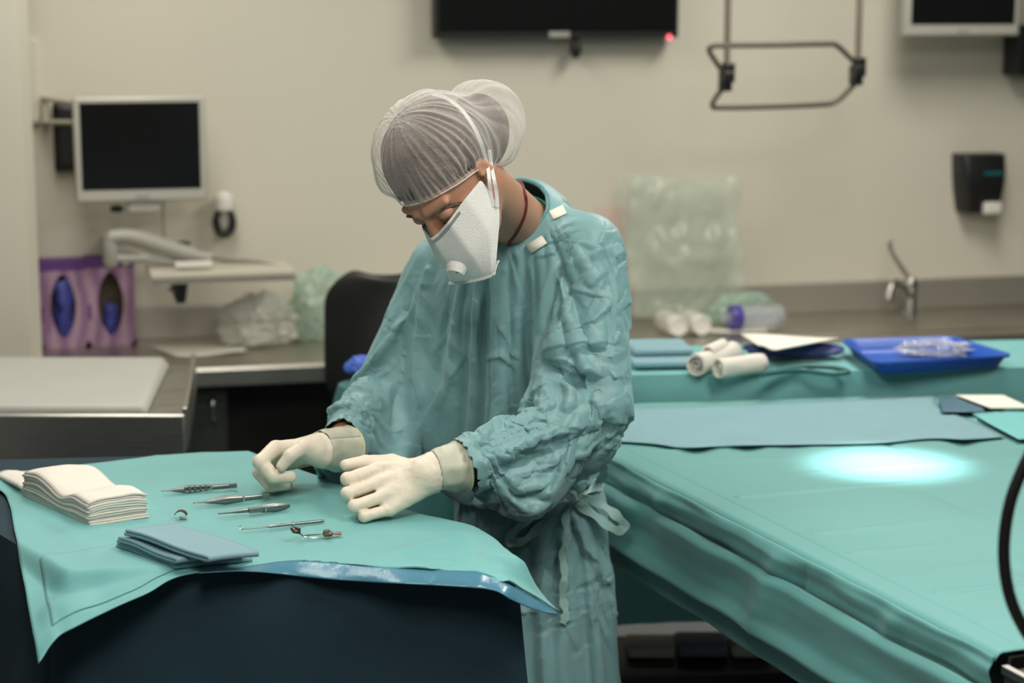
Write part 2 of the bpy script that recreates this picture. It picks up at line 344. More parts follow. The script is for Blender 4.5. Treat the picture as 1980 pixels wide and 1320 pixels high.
# ------------------------------------------------------------------ television
t = wthing('television', 'large black television high on the back wall with a red standby light', 'television')
a = PW(842, 75, 0.10); b = PW(1312, 70, 0.10)
obj('tv_body', MB().box(a[0], b[0], -0.10, -0.03, a[2], a[2] + 0.50), 'black', t, bevel=0.006)
obj('tv_screen', MB().box(a[0] + 0.012, b[0] - 0.012, -0.1025, -0.10, a[2] + 0.022, a[2] + 0.49), 'screen', t)
obj('tv_logo_plate', wbox(1062, 61, 1102, 72, 0.10, 0.105), 'grey', t, bevel=0.001)
l = PW(1294, 72, 0.106)
obj('standby_light', MB().lathe([(0.001, -0.004), (0.008, -0.002), (0.0085, 0.002), (0.002, 0.005)], 12, T=tr(l[0], -0.106, l[2]) @ rot('X', math.pi / 2)), glow('red_led', (1, 0.10, 0.15), 2.0), t)
obj('wall_mount', MB().box((a[0] + b[0]) / 2 - 0.2, (a[0] + b[0]) / 2 + 0.2, -0.03, 0, a[2] + 0.15, a[2] + 0.35), 'black', t)
q = PW(1113, 78, 0.07); r = PW(1115, 113, 0.07)
o = wobj('hanging_plug', MB().tube([(q[0], -0.07, q[2] + .03), (q[0], -0.07, q[2] - .005), (q[0], -0.07, (q[2] + r[2]) / 2), (q[0], -0.07, r[2] + .01), (q[0], -0.07, r[2])], [0.006, 0.012, 0.019, 0.015, 0.006], 10), 'black', 'small black plug dangling from the bottom edge of the television', 'plug')
# ------------------------------------------------------------------ trapeze bar hanging from two rods
t = wthing('trapeze_bar', 'bent steel tube frame hanging on two rods beside the television', 'hanging frame')
hh = 0.55
def W(px, py, h=hh): return tuple(PW(px, py, h))
frm = [W(1408, 162), W(1398, 140), W(1372, 100), W(1378, 90), W(1400, 88), W(1500, 87), W(1600, 85), W(1618, 88), W(1640, 108), W(1655, 124), W(1659, 140), W(1655, 158), W(1636, 180), W(1615, 197), W(1590, 202), W(1500, 206), W(1395, 208), W(1378, 205), W(1382, 192), W(1398, 170), W(1408, 155)]
obj('frame_tube', MB().tube(smooth_path(frm, 4), 0.0085), mat('worn_tube', (0.10, 0.088, 0.068), 0.45, 0.5), t)
for (x, y) in ((1405, 148), (1658, 137)):
    q = PW(x, y, hh)
    cl = MB().box(q[0] - 0.018, q[0] + 0.018, -hh - 0.03, -hh + 0.03, q[2] - 0.018, q[2] + 0.018).box(q[0] - 0.013, q[0] + 0.022, -hh - 0.02, -hh + 0.02, q[2] + 0.012, q[2] + 0.042).box(q[0] - 0.022, q[0] + 0.013, -hh - 0.02, -hh + 0.02, q[2] - 0.045, q[2] - 0.012)
    obj('clamp', cl, 'black', t, bevel=0.006)
    obj('rod', MB().tube([(q[0], -hh, q[2]), (q[0], -hh, 2.80)], 0.010), mat('rod_steel', (0.30, 0.25, 0.20), 0.4, 0.6), t)
# ------------------------------------------------------------------ wall monitors
def monitor(label, px0, py0, px1, py1, h, extra_h=0.0, logo=None, rz=0.0):
    t = wthing('monitor', label, 'monitor')
    a = PW(px0, py1, h + 0.045); b = PW(px1, py0, h + 0.045); z1 = b[2] + extra_h
    obj('monitor_housing', MB().box(a[0], b[0], -h - 0.045, -h, a[2], z1), 'bezel', t, bevel=0.008)
    bz = 0.020
    obj('screen', MB().box(a[0] + bz, b[0] - bz, -h - 0.0465, -h - 0.044, a[2] + bz * 1.9, z1 - bz * 0.9), 'screen', t)
    cx = (a[0] + b[0]) / 2
    obj('logo_plate', MB().box(cx - 0.02, cx + 0.02, -h - 0.0470, -h - 0.044, a[2] + 0.012, a[2] + 0.022), 'grey', t)
    return t, a, b, z1
t, a, b, z1 = monitor('silver framed monitor with black screen above the purple glove boxes', 147, 185, 397, 393, 0.22)
cx = (a[0] + b[0]) / 2
obj('stand_neck', MB().box(cx - 0.045, cx + 0.055, -0.25, -0.18, a[2] - 0.035, a[2] + 0.06), 'bezel', t, bevel=0.006)
obj('mount_arm', MB().box(cx - 0.04, cx + 0.04, -0.20, -0.0, a[2] + 0.10, a[2] + 0.20), 'grey', t, bevel=0.006)
k = PW(225, 402, 0.19)
obj('adjust_knob', MB().lathe([(0.004, -0.012), (0.02, -0.008), (0.02, 0.008), (0.004, 0.012)], 14, T=tr(k[0], -0.21, k[2])), 'black', t)
k0 = PW(315, 396, 0.1); k1 = PW(318, 470, 0.03)
wobj('monitor_cable', MB().tube(smooth_path([(k0[0], -0.17, k0[2] + .05), (k0[0], -0.08, k0[2] - 0.03), (k1[0], -0.03, k1[2])], 6), 0.003), 'grey', 'thin grey cable hanging below the monitor on the left', 'cable')
t, a, b, z1 = monitor('silver framed monitor cut by the top edge right of the hanging frame', 1750, 0, 1974, 70, 0.20, 0.26)
cx = (a[0] + b[0]) / 2
obj('mount_arm', MB().box(cx - 0.05, cx + 0.05, -0.20, -0.0, a[2] + 0.10, a[2] + 0.24), 'grey', t)
# black unit behind left monitor, wall arm
t = wthing('wall_telephone', 'black upright wall unit half hidden behind the left monitor', 'wall unit')
obj('unit_body', wbox(101, 198, 160, 332, 0.0, 0.05), 'black', t, bevel=0.012)
obj('unit_grip', wbox(108, 205, 150, 318, 0.05, 0.075), 'black', t, bevel=0.010)
t = wthing('conduit', 'white plastic cable duct with elbow leading to the left monitor', 'cable duct')
obj('duct_run', wbox(44, 76, 80, 228, 0.0, 0.02), 'wall2', t, bevel=0.003)
obj('duct_shade_strip', wbox(35, 76, 43, 232, 0.0, 0.024), mat('duct_shadow_gap', (0.12, 0.11, 0.08), 0.8), t, bevel=0.002)  # dark strip: the shade beside the duct, put in as colour
obj('duct_elbow', wbox(43, 228, 78, 238, 0.0, 0.03), 'beige', t, bevel=0.003)
a0 = PW(82, 190, 0.04); a1 = PW(150, 200, 0.2); a2 = PW(82, 236, 0.04); a3 = PW(150, 237, 0.2)
t = wthing('wall_bracket', 'pale grey bracket reaching from the wall to the left monitor', 'bracket')
obj('bracket_arm', MB().tube([tuple(a0), tuple(a1)], 0.008), 'beige', t)
obj('bracket_arm', MB().tube([tuple(a2), tuple(a3)], 0.008), 'beige', t)
obj('bracket_plate', wbox(80, 186, 96, 242, 0.0, 0.05), 'beige', t, bevel=0.004)
# handset holder right of monitor
t = wthing('headset_hook', 'black looped strap under a white wall holder right of the left monitor', 'wall holder')
a = PW(433, 392, 0.05)
obj('holder_cap', MB().lathe([(0.002, -0.035), (0.028, -0.022), (0.032, 0.0), (0.028, 0.022), (0.012, 0.034), (0.002, 0.036)], 18, T=tr(a[0], -0.045, a[2])), 'white', t)
cc = PW(434, 428, 0.05)
obj('black_loop', MB().tube([(cc[0] + 0.026 * math.sin(x), -0.045, cc[2] - 0.040 * math.cos(x)) for x in [math.radians(u) for u in range(-150, 151, 12)]], [0.006 + 0.009 * math.cos(math.radians(u) * .5) for u in range(-150, 151, 12)], 10), 'black', t)
# ------------------------------------------------------------------ dark object cut by the right edge of the photo
t = wobj('wall_speaker', wbox(1973, 48, 2080, 146, 0.0, 0.12), 'black', 'black box on the wall cut by the upper right edge', 'box', bevel=0.005)
# ------------------------------------------------------------------ glove boxes
def cbox(px0, px1, pyt, pyb, h1, dep, **k):
    a = PW(px0, pyb, h1); b = PW(px1, pyt, h1); return a[0], b[0], CZ, b[2]
def glove_box(label, px0, px1, pyt, full, h1=0.115):
    t = wthing('glove_box', label, 'glove box', group=None)
    x0, x1, z0, z1 = cbox(px0, px1, pyt, 660, h1, 0.1)
    lilac = M['lilac']
    cx = (x0 + x1) / 2; cz = (z0 + z1) / 2 - 0.005; w = x1 - x0; hh = z1 - z0; y = -h1; n = 28
    ring = [(cx + w * 0.235 * math.sin(2 * math.pi * k / n) * (1 - 0.12 * math.cos(4 * math.pi * k / n)), y, cz + hh * 0.36 * math.cos(2 * math.pi * k / n)) for k in range(n)]
    # box shell with an oval opening in its front
    vs = []; fs = []
    outer = []
    for k in range(n):
        s_, c_ = math.sin(2 * math.pi * k / n), math.cos(2 * math.pi * k / n); q = max(abs(s_), abs(c_))
        outer.append((cx + (w / 2) * s_ / q, y, (z0 + z1) / 2 + hh / 2 * c_ / q))
    mb = MB(); mb.add(ring + outer, [(k, (k + 1) % n, n + (k + 1) % n, n + k) for k in range(n)])
    D = 0.085
    mb.add([(x0, y, z0), (x1, y, z0), (x1, y, z1), (x0, y, z1), (x0, y + D, z0), (x1, y + D, z0), (x1, y + D, z1), (x0, y + D, z1)], [(0, 4, 5, 1), (1, 5, 6, 2), (2, 6, 7, 3), (3, 7, 4, 0), (4, 7, 6, 5)])
    obj('carton', mb, lilac, t, smooth=False)
    obj('top_band', MB().box(x0 - 0.001, x1 + 0.001, y - 0.0015, y + D + 0.001, z1 - 0.030, z1 + 0.001), 'purple', t)
    obj('side_print', MB().box(x0 + 0.006, x0 + 0.014, y - 0.0012, y, cz - 0.05, cz + 0.0), 'purple', t)
    # gloves inside
    G = []
    zt = cz + hh * (0.30 if full else 0.0); zb = cz - hh * 0.36
    for i in range(14):
        v = i / 13; row = []
        for j in range(10):
            u = j / 9 * 2 - 1; z = zt + (zb - zt) * v; ww = w * (0.20 if full else 0.17 - 0.03 * v)
            bulge = (0.045 if full else 0.02) * (1 - u * u) * math.sin(math.pi * (0.15 + 0.8 * v))
            n_ = mnoise.noise(Vector((u * 2, v * 5, px0))) * 0.014
            row.append((cx + ww * u * (1 - 0.2 * abs(v - .5)) + n_, y + 0.014 - bulge + n_, z + n_))
        G.append(row)
    obj('blue_gloves', MB().grid(G), 'nitrile', t, solid=0.004, sub=1)
    obj('carton_lining', MB().box(x0 + 0.004, x1 - 0.004, y + 0.045, y + 0.047, z0 + 0.004, z1 - 0.004), 'cardin', t)
m_, nt, b_ = nmat('lilac_card'); tcn = nt.nodes.new('ShaderNodeTexCoord'); wv = nt.nodes.new('ShaderNodeTexWave'); wv.inputs['Scale'].default_value = 6; wv.inputs['Distortion'].default_value = 5
cr = nt.nodes.new('ShaderNodeValToRGB'); cr.color_ramp.elements[0].color = (0.25, 0.13, 0.25, 1); cr.color_ramp.elements[1].color = (0.42, 0.27, 0.37, 1)
nt.links.new(tcn.outputs['Object'], wv.inputs['Vector']); nt.links.new(wv.outputs['Fac'], cr.inputs['Fac']); nt.links.new(cr.outputs['Color'], b_.inputs['Base Color']); M['lilac'] = m_
glove_box('lilac glove box packed with bunched blue gloves, nearest the left wall', 78, 166, 503, True)
glove_box('lilac glove box nearly empty with one blue glove hanging out', 170, 258, 497, False, 0.112)
wobj('door_frame_edge', wbox(60, 514, 76, 712, 0.30, 0.42), 'beige', 'narrow beige upright panel between the left wall and the glove boxes', 'panel', bevel=0.002)
# ------------------------------------------------------------------ folded arm with keyboard shelf
t = wthing('keyboard_arm', 'grey folding wall arm carrying a beige keyboard shelf', 'wall arm')
H = 0.30
def Q(px, py, h=H): return tuple(PW(px, py, h))
obj('elbow_joint', MB().tube([Q(213, 452), Q(213, 470), Q(214, 508), Q(214, 516)], [0.020, 0.024, 0.024, 0.018], 16), 'grey', t, bevel=0.003)
obj('upper_link', MB().tube(smooth_path([Q(212, 460), Q(250, 458), Q(310, 475), Q(370, 493), Q(408, 500)], 4), [0.024] * 5 + [0.026] * 4 + [0.025] * 4 + [0.018] * 4, 16), 'grey', t)
obj('gas_strut', MB().tube([Q(238, 510), Q(270, 496), Q(300, 488)], 0.008, 10), 'beige', t)
obj('lower_link', MB().tube([Q(225, 500), Q(290, 500), Q(380, 512)], [0.014, 0.012, 0.010], 10), 'grey', t)
obj('wall_bracket', MB().box(Q(205, 500)[0], Q(222, 500)[0], -H, 0, Q(205, 500)[2] - .02, Q(205, 480)[2]), 'grey', t)
a = PW(290, 542, 0.42); b = PW(570, 542, 0.42)
obj('shelf_board', MB().box(a[0], b[0], -0.44, -0.20, a[2], a[2] + 0.022), 'beige', t, bevel=0.006)
obj('shelf_underside', MB().box(a[0] + 0.01, b[0] + 0.005, -0.435, -0.20, a[2] - 0.012, a[2]), 'grey', t, bevel=0.003)
obj('shelf_rim', MB().tube(smooth_path([Q(400, 495, .25), Q(440, 503, .25), Q(500, 508, .28), Q(553, 520, .33)], 5), 0.008, 10), mat('rim_grey', (0.20, 0.19, 0.15), 0.5), t)
obj('tilt_knob', MB().tube([Q(336, 548, .4), Q(348, 556, .4), Q(350, 585, .4)], [0.030, 0.026, 0.014], 12), 'black', t)
obj('cable_clip', MB().box(Q(335, 510)[0], Q(405, 510)[0], -0.40, -0.36, Q(335, 517, .4)[2], Q(335, 509, .4)[2]), 'white', t, bevel=0.002)
k = Q(355, 472, .27)
obj('tension_knob', MB().lathe([(0.005, -0.012), (0.022, -0.006), (0.02, 0.008), (0.004, 0.012)], 14, T=tr(k[0], -.27, k[2])), mat('dkgrey', (0.06, 0.055, 0.045), 0.5), t)
# ------------------------------------------------------------------ paper and bags on the worktop
a = PZ(290, 672, CZ); b = PZ(475, 668, CZ); c2 = PZ(475, 683, CZ); d2 = PZ(340, 690, CZ)
mb = MB(); G = [[a * (1 - u) * (1 - v) + b * u * (1 - v) + d2 * (1 - u) * v + c2 * u * v + np.array([0, 0, 0.004 + 0.004 * math.sin(5 * u) * math.sin(4 * v + 1)]) for u in np.linspace(0, 1, 10)] for v in np.linspace(0, 1, 8)]
tag(obj('paper_sheet', mb.grid(G), 'paper', solid=0.001), 'loose white paper sheet lying on the steel worktop before the white bag', 'paper')
def crumple(center, size, seed, amp=0.25, res=26, freq=2.2, lob=None):
    """crumpled bag-like closed surface"""
    G = []; sx, sy, sz = size
    for i in range(res):
        th = math.pi * i / (res - 1); row = []
        for j in range(res * 2 + 1):
            ph = 2 * math.pi * j / (res * 2)
            d = Vector((math.sin(th) * math.cos(ph), math.sin(th) * math.sin(ph), math.cos(th)))
            r = 1 + amp * 0.55 * mnoise.noise(d * freq * .8 + Vector((seed, 0, 0))) - amp * 0.7 * (abs(mnoise.noise(d * freq * 1.7 + Vector((0, seed, 0)))) ** 0.8 - .2) + amp * 0.12 * mnoise.noise(d * freq * 4 + Vector((0, seed, 0)))
            z = d.z * r
            if z < -0.75: z = -0.75 - (z + 0.75) * 0.05
            row.append((center[0] + sx * d.x * r, center[1] + sy * d.y * r, center[2] + sz * (z + 0.75)))
        G.append(row)
    return MB().grid(G)
p = PW(492, 640, 0.17)
wobj('plastic_bag', crumple((p[0], -0.18, CZ + 0.002), (0.135, 0.09, 0.088), 3.1, 0.55, 34), 'bagw', 'crumpled white plastic bag on the worktop beneath the keyboard shelf', 'plastic bag')
p = PW(610, 600, 0.13)
wobj('plastic_bag', crumple((p[0] + 0.03, -0.14, CZ + 0.002), (0.115, 0.07, 0.130), 8.7, 0.5, 34), 'bagg', 'pale green plastic bag on the worktop beside the black chair', 'plastic bag')
# large clear bag leaning on wall
t = wthing('clear_plastic_bag', 'tall clear plastic bag with a greenish tint leaning on the wall', 'plastic bag')
a = PW(1222, 345, 0.10); b = PW(1432, 600, 0.10); x0, x1, zt = a[0], b[0], a[2]
def sheetbag(y0, sgn, seed):
    G = []
    for i in range(36):
        v = i / 35; row = []
        for j in range(28):
            u = j / 27; z = CZ + 0.03 + (zt - CZ - 0.03) * v
            n1 = mnoise.noise(Vector((u * 3, v * 3.5, seed))) * 0.030 + abs(mnoise.noise(Vector((u * 7 + 3, v * 6, seed)))) * 0.034
            bow = 0.045 * math.sin(math.pi * u) * (1 - 0.7 * v)
            row.append((x0 + (x1 - x0) * u + 0.012 * math.sin(7 * v + seed) - 0.02 * v + 0.02 * (1 - v) * (u - .5), y0 - sgn * (bow + n1 * sgn) - 0.02 * (1 - v), z + 0.012 * math.sin(6 * u + 1) * v))
        G.append(row)
    return MB().grid(G)
obj('front_film', sheetbag(-0.115, 1, 1.0), 'bagc', t, sub=1)
obj('rear_film', sheetbag(-0.055, -0.3, 5.0), 'bagc', t, sub=1)
p = PW(1425, 590, 0.2)
wobj('plastic_bag', crumple((p[0] + .02, -0.225, CZ + 0.004), (0.13, 0.035, 0.06), 12.3, 0.6, 34), 'bagg', 'crumpled pale green bag lying at the foot of the tall clear bag', 'plastic bag')
# bottles seen end on
for i, (x, y, lab) in enumerate(((1311, 607, 'bottle lying with its round white cap facing front, left of the pair'), (1357, 607, 'bottle lying with its round white cap facing front, right of the pair'))):
    p = PW(x, y, 0.38); t = wthing('capped_bottle', 'small white ' + lab, 'bottle', group=None)
    z = CZ + 0.036
    obj('bottle_body', MB().lathe([(0.004, 0), (0.032, 0.004), (0.034, 0.03), (0.034, 0.12), (0.02, 0.135), (0.004, 0.136)], 24, T=tr(p[0], -0.23, z) @ rot('X', math.pi / 2)), 'bagw', t)
    cp = obj('bottle_cap', MB().lathe([(0.004, 0), (0.031, 0.0), (0.031, 0.02), (0.026, 0.022), (0.024, 0.018), (0.004, 0.018)], 28, T=tr(p[0], -0.365, z) @ rot('X', math.pi / 2)), 'white', t)
p0 = PW(1395, 602, 0.30); p1 = PW(1512, 590, 0.30)
t = wthing('clear_bottle', 'clear bottle with a violet band lying on the worktop left of the tap', 'bottle')
L_ = p1[0] - p0[0]; T0 = tr(p0[0], -0.30, CZ + 0.043) @ rot('Y', math.pi / 2)
obj('bottle_body', MB().lathe([(0.012, 0.0), (0.014, 0.02), (0.038, 0.045), (0.040, 0.06), (0.040, L_ - 0.01), (0.034, L_), (0.004, L_)], 24, T=T0), 'clear', t)
obj('violet_band', MB().lathe([(0.0405, 0.03), (0.0415, 0.034), (0.0415, 0.064), (0.0405, 0.066)], 24, T=T0), mat('violet', (0.07, 0.05, 0.30), 0.4), t)
a = PZ(1290, 650, CZ); b = PZ(1500, 640, CZ)
G = [[np.array([a[0] + (b[0] - a[0]) * u, a[1] + (b[1] - a[1]) * u + 0.10 * v, CZ + 0.004 + 0.003 * math.sin(6 * u + v)]) for u in np.linspace(0, 1, 10)] for v in np.linspace(0, 1, 6)]
tag(obj('paper_sheet', MB().grid(G), 'paper', solid=0.001), 'flat pale paper on the worktop in front of the capped bottles', 'paper')
# pinkish notices low on the wall behind the clear bag
wobj('wall_notice', wbox(1150, 400, 1212, 560, 0.0, 0.004), mat('pale_pink_paper', (0.66, 0.52, 0.45), 0.8), 'pale pink paper on the wall behind the person near the clear bag', 'paper')

# ------------------------------------------------------------------ office chair
Y = 5.35
def C_(px, py, y=Y): return tuple(PY(px, py, y))
t = thing('office_chair', 'black office chair with a rounded backrest behind the person', 'chair', loc=(0, 0, 0))
a = PY(632, 700, Y); b = PY(800, 530, Y)
cx = PY(745, 600, Y)[0]; w = 0.168; zt = PY(740, 530, Y)[2]; zb = zt - 0.36
G = []
for i in range(15):
    v = i / 14; z = zt + (zb - zt) * v; ww = w * (1 - max(0, (0.25 - v) / 0.25) ** 2.4 * 0.55 - max(0, (v - 0.8) / 0.2) ** 2 * 0.3); row = []
    for j in range(13):
        u = j / 12 * 2 - 1; row.append((cx + ww * u, Y - 0.02 + 0.05 * u * u + 0.02 * math.cos(v * 3), z))
    G.append(row)
obj('backrest', MB().grid(G), 'black', t, solid=0.05, sub=2)
obj('seat', MB().box(cx - 0.22, cx + 0.22, Y - 0.46, Y - 0.04, 0.42, 0.49), 'black', t, bevel=0.03)
obj('gas_column', MB().tube([(cx, Y - 0.25, 0.10), (cx, Y - 0.25, 0.43)], 0.025), 'black', t)
obj('back_support', MB().tube([(cx, Y - 0.1, 0.44), (cx, Y + 0.04, 0.5), (cx, Y + 0.05, zb + 0.1)], 0.018), 'black', t)
for k in range(5):
    q = 2 * math.pi * k / 5 + 0.3; e = (cx + 0.27 * math.cos(q), Y - 0.25 + 0.27 * math.sin(q))
    l = obj('leg', MB().tube([(cx, Y - 0.25, 0.11), (e[0], e[1], 0.075)], [0.024, 0.015]), 'black', t)
    obj('caster', MB().lathe([(0.005, -0.015), (0.028, -0.012), (0.028, 0.012), (0.005, 0.015)], 14, T=tr(e[0], e[1], 0.03) @ rot('X', math.pi / 2)), 'black', l)
# blue glove on the chair and a draped stool
p = PY(684, 668, 5.0)
# ------------------------------------------------------------------ steel table at the left
TZ = 0.85
a = PZ(0, 705, TZ); b = PZ(375, 705, TZ); c3 = PZ(358, 812, TZ); d3 = PZ(0, 815, TZ)
t = thing('steel_trolley', 'low steel trolley with a raised rim at the left edge in front of the worktop', 'trolley')
xr0, xr1 = c3[0], b[0]; yb, yf = a[1], c3[1]; xl = -1.75
def quad_slab(z0, z1, inset=0.0):
    vs = [(xl, yf + inset, z0), (xr0 - inset, yf + inset, z0), (xr1 - inset, yb - inset, z0), (xl, yb - inset, z0)]
    return [(x, y, z) for (x, y, _) in vs for z in (z0, z1)]
def slab(z0, z1, inset=0.0):
    v = quad_slab(z0, z1, inset); return MB().add(v, [(0, 2, 4, 6), (1, 7, 5, 3), (0, 1, 3, 2), (2, 3, 5, 4), (4, 5, 7, 6), (6, 7, 1, 0)])
obj('trolley_top', slab(TZ - 0.03, TZ, 0.004), 'steel', t)
obj('front_apron', MB().add([(xl, yf - 0.005, TZ - 0.16), (xr0, yf - 0.005, TZ - 0.16), (xr0, yf - 0.005, TZ + 0.014), (xl, yf - 0.005, TZ + 0.014), (xl, yf + 0.012, TZ - 0.16), (xr0, yf + 0.012, TZ - 0.16), (xr0, yf + 0.012, TZ + 0.014), (xl, yf + 0.012, TZ + 0.014)], [(0, 1, 2, 3), (4, 7, 6, 5), (0, 4, 5, 1), (3, 2, 6, 7), (1, 5, 6, 2), (0, 3, 7, 4)]), 'steel', t, bevel=0.005)
obj('side_rim', MB().strip([(xr0, yf, TZ - 0.02), (xr1, yb, TZ - 0.02)], [Vector((0, 0, 0.10))] * 2, 0.012), 'steel', t, bevel=0.003)
for (x, y) in ((xr0 - 0.03, yf + 0.04), (xr1 - 0.05, yb - 0.05), (xl + 0.05, yf + 0.04), (xl + 0.05, yb - 0.05)):
    obj('leg', MB().tube([(x, y, 0), (x, y, TZ - 0.03)], 0.018), 'steel', t)
obj('lower_shelf', slab(0.25, 0.27, 0.04), mat('dull_steel', (0.05, 0.05, 0.05), 0.5, 0.6), t)
e = PZ(298, 730, TZ); g = PZ(288, 805, TZ)
mb = MB(); mb.add([(xl + .02, yf + 0.03, TZ + .001), (g[0], yf + 0.03, TZ + .001), (e[0] + .02, yb - 0.04, TZ + .001), (xl + .02, yb - 0.04, TZ + .001), (xl + .02, yf + 0.03, TZ + .03), (g[0] - .01, yf + 0.03, TZ + .03), (e[0], yb - 0.04, TZ + .03), (xl + .02, yb - 0.04, TZ + .03)], [(0, 3, 2, 1), (4, 5, 6, 7), (0, 1, 5, 4), (1, 2, 6, 5), (2, 3, 7, 6), (3, 0, 4, 7)])
tag(obj('white_pad', mb, mat('white_padding', (0.42, 0.42, 0.38), 0.6), bevel=0.012), 'flat off-white pad lying on the steel trolley at the left', 'pad')
# ================================================================== instrument table in front
IZ = 0.92
TA = PZ(480, 873, IZ); TB = PZ(998, 1080, IZ); TF = PZ(128, 1106, IZ)
tv_ = (TB - TA); TLEN = np.linalg.norm(tv_); tv_ /= TLEN; tu_ = TF - TB; TW = np.linalg.norm(tu_); tu_ /= TW
_TI = np.linalg.inv(np.stack([tu_[:2], tv_[:2]], 1))
def tloc(p): return _TI @ (np.asarray(p)[:2] - TA[:2])
def tworld(a, b, z): p = TA + tu_ * a + tv_ * b; return np.array([p[0], p[1], z])
t = thing('instrument_table', 'instrument table standing under the drapes in front of the person', 'table', loc=tuple(tworld(TW / 2, TLEN / 2, 0)))
R = Matrix.Translation(Vector(tworld(TW / 2, TLEN / 2, 0))); Ri = R.inverted()
def lbox(a0, a1, b0, b1, z0, z1):
    v = [tworld(a, b, z) - tworld(TW / 2, TLEN / 2, 0) for a in (a0, a1) for b in (b0, b1) for z in (z0, z1)]
    return MB().add(v, [(0, 1, 3, 2), (4, 6, 7, 5), (0, 4, 5, 1), (2, 3, 7, 6), (0, 2, 6, 4), (1, 5, 7, 3)])
obj('tabletop', lbox(0.02, TW - 0.02, 0.02, TLEN - 0.02, IZ - 0.035, IZ - 0.012), 'steel', t, bevel=0.004)
for a, b in ((0.06, 0.06), (TW - 0.06, 0.06), (0.06, TLEN - 0.06), (TW - 0.06, TLEN - 0.06)):
    obj('leg', lbox(a - 0.015, a + 0.015, b - 0.015, b + 0.015, 0.0, IZ - 0.035), 'steel', t, bevel=0.003)
# dark under-drape: rounded rectangle rings going down
def rrect(a0, a1, b0, b1, r, n=220):
    """points and outward normals around a rounded rectangle"""
    pts = []; seg = []
    cs = [(a1 - r, b1 - r, 0), (a0 + r, b1 - r, 90), (a0 + r, b0 + r, 180), (a1 - r, b0 + r, 270)]
    for i, (ca, cb, q0) in enumerate(cs):
        for k in range(9):
            q = math.radians(q0 + 90 * k / 8); pts.append((ca + r * math.cos(q), cb + r * math.sin(q), math.cos(q), math.sin(q)))
    pts.append(pts[0]); P = np.array(pts); dd = np.r_[0, np.cumsum(np.hypot(*np.diff(P[:, :2], axis=0).T))]
    s = np.linspace(0, dd[-1], n, endpoint=False); return np.stack([np.interp(s, dd, P[:, k]) for k in range(4)], 1), s
def skirt(name, mtl, a0, a1, b0, b1, ztop, drops, fold, flare, fn, origin, nfold=7.0, seed=0.0, n=260, rows=26, parent=None):
    P, s = rrect(a0, a1, b0, b1, 0.03, n); G = []
    for k in (0.0, 0.35, 0.7, 0.93):      # the top, closing towards the middle
        G.append([fn((a0 + a1) / 2 + (p[0] - (a0 + a1) / 2) * k, (b0 + b1) / 2 + (p[1] - (b0 + b1) / 2) * k, ztop) for p in P])
    for i in range(rows):
        v = i / (rows - 1); row = []
        for p, ss in zip(P, s):
            w = mnoise.noise(Vector((ss * nfold, seed, v * 0.5))) * fold * min(1, v * 2.2) + mnoise.noise(Vector((ss * nfold * 2.7, seed + 4, v * 3))) * fold * 0.25 * min(1, v * 4)
            o = flare * v + 0.012 * min(1, v * 12) + w + (0.05 * v * abs(p[2] * p[3]) * 4 * flare / 0.06 if flare else 0)
            dz = drops(p, ss) * v if callable(drops) else drops * v
            row.append(fn(p[0] + p[2] * o, p[1] + p[3] * o, ztop - 0.004 * min(1, v * 30) - dz))
        G.append(row)
    G = np.array(G); G = np.concatenate([G, G[:, :1]], 1)
    return obj(name, MB().grid(G), mtl, parent, sub=0)
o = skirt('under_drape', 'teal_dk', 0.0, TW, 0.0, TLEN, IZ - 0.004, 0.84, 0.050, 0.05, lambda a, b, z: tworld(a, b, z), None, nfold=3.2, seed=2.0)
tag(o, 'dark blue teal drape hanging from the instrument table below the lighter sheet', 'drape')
# light sheet on top: Coons patch through hem curves read in the photo, draped over the table edge
def drop(e):
    if e <= 0: return 0.0
    return 18 * e * e if e < 0.03 else 0.0162 + 1.5 * (e - 0.03)
def outside(x, y):
    a, b = tloc((x, y)); da = max(-a, a - TW, 0); db = max(-b, b - TLEN, 0); return math.hypot(da, db)
def resample(P, n):
    P = np.array(P, float); Q = np.array([list(q) for q in smooth_path([Vector((p[0], p[1], 0)) for p in P], 8)])[:, :2]
    d = np.r_[0, np.cumsum(np.hypot(*np.diff(Q, axis=0).T))]; s = np.linspace(0, d[-1], n); return np.stack([np.interp(s, d, Q[:, 0]), np.interp(s, d, Q[:, 1])], 1)
NU, NV = 120, 90
def curve3(P, n):
    P = np.array(P, float); q = resample(P[:, :2], n); d = np.r_[0, np.cumsum(np.hypot(*np.diff(P[:, :2], axis=0).T))]; d2 = np.r_[0, np.cumsum(np.hypot(*np.diff(q, axis=0).T))]
    z = np.interp(d2 / d2[-1], d / d[-1], P[:, 2]); return np.array([PZ(x, y, zz) for (x, y), zz in zip(q, z)])
ZS = IZ + 0.003
B_ = curve3([(-60, 930, ZS), (0, 916, ZS), (120, 904, ZS), (250, 889, ZS), (350, 879, ZS), (480, 873, ZS)], NU)
F_ = curve3([(75, 1281, .835), (105, 1240, .858), (140, 1214, .872), (260, 1160, .900), (330, 1122, .916), (385, 1105, ZS), (480, 1095, ZS), (560, 1084, ZS), (640, 1086, ZS), (740, 1095, ZS), (850, 1102, ZS), (930, 1107, .918), (985, 1130, .900), (1040, 1160, .862), (1080, 1185, .825)], NU)
L_ = curve3([(-60, 930, ZS), (0, 948, ZS), (18, 975, ZS), (28, 1030, .920), (45, 1120, .895), (62, 1210, .862), (75, 1281, .835)], NV)
R_ = curve3([(480, 873, ZS), (603, 917, ZS), (700, 952, ZS), (793, 988, ZS), (870, 1008, ZS), (928, 1025, ZS), (975, 1060, ZS), (1020, 1112, .890), (1055, 1160, .850), (1080, 1185, .825)], NV)
ridges = []
def ridge(p0, p1, w, h, z=IZ):
    ridges.append((PZ(*p0, z)[:2], PZ(*p1, z)[:2], w, h))
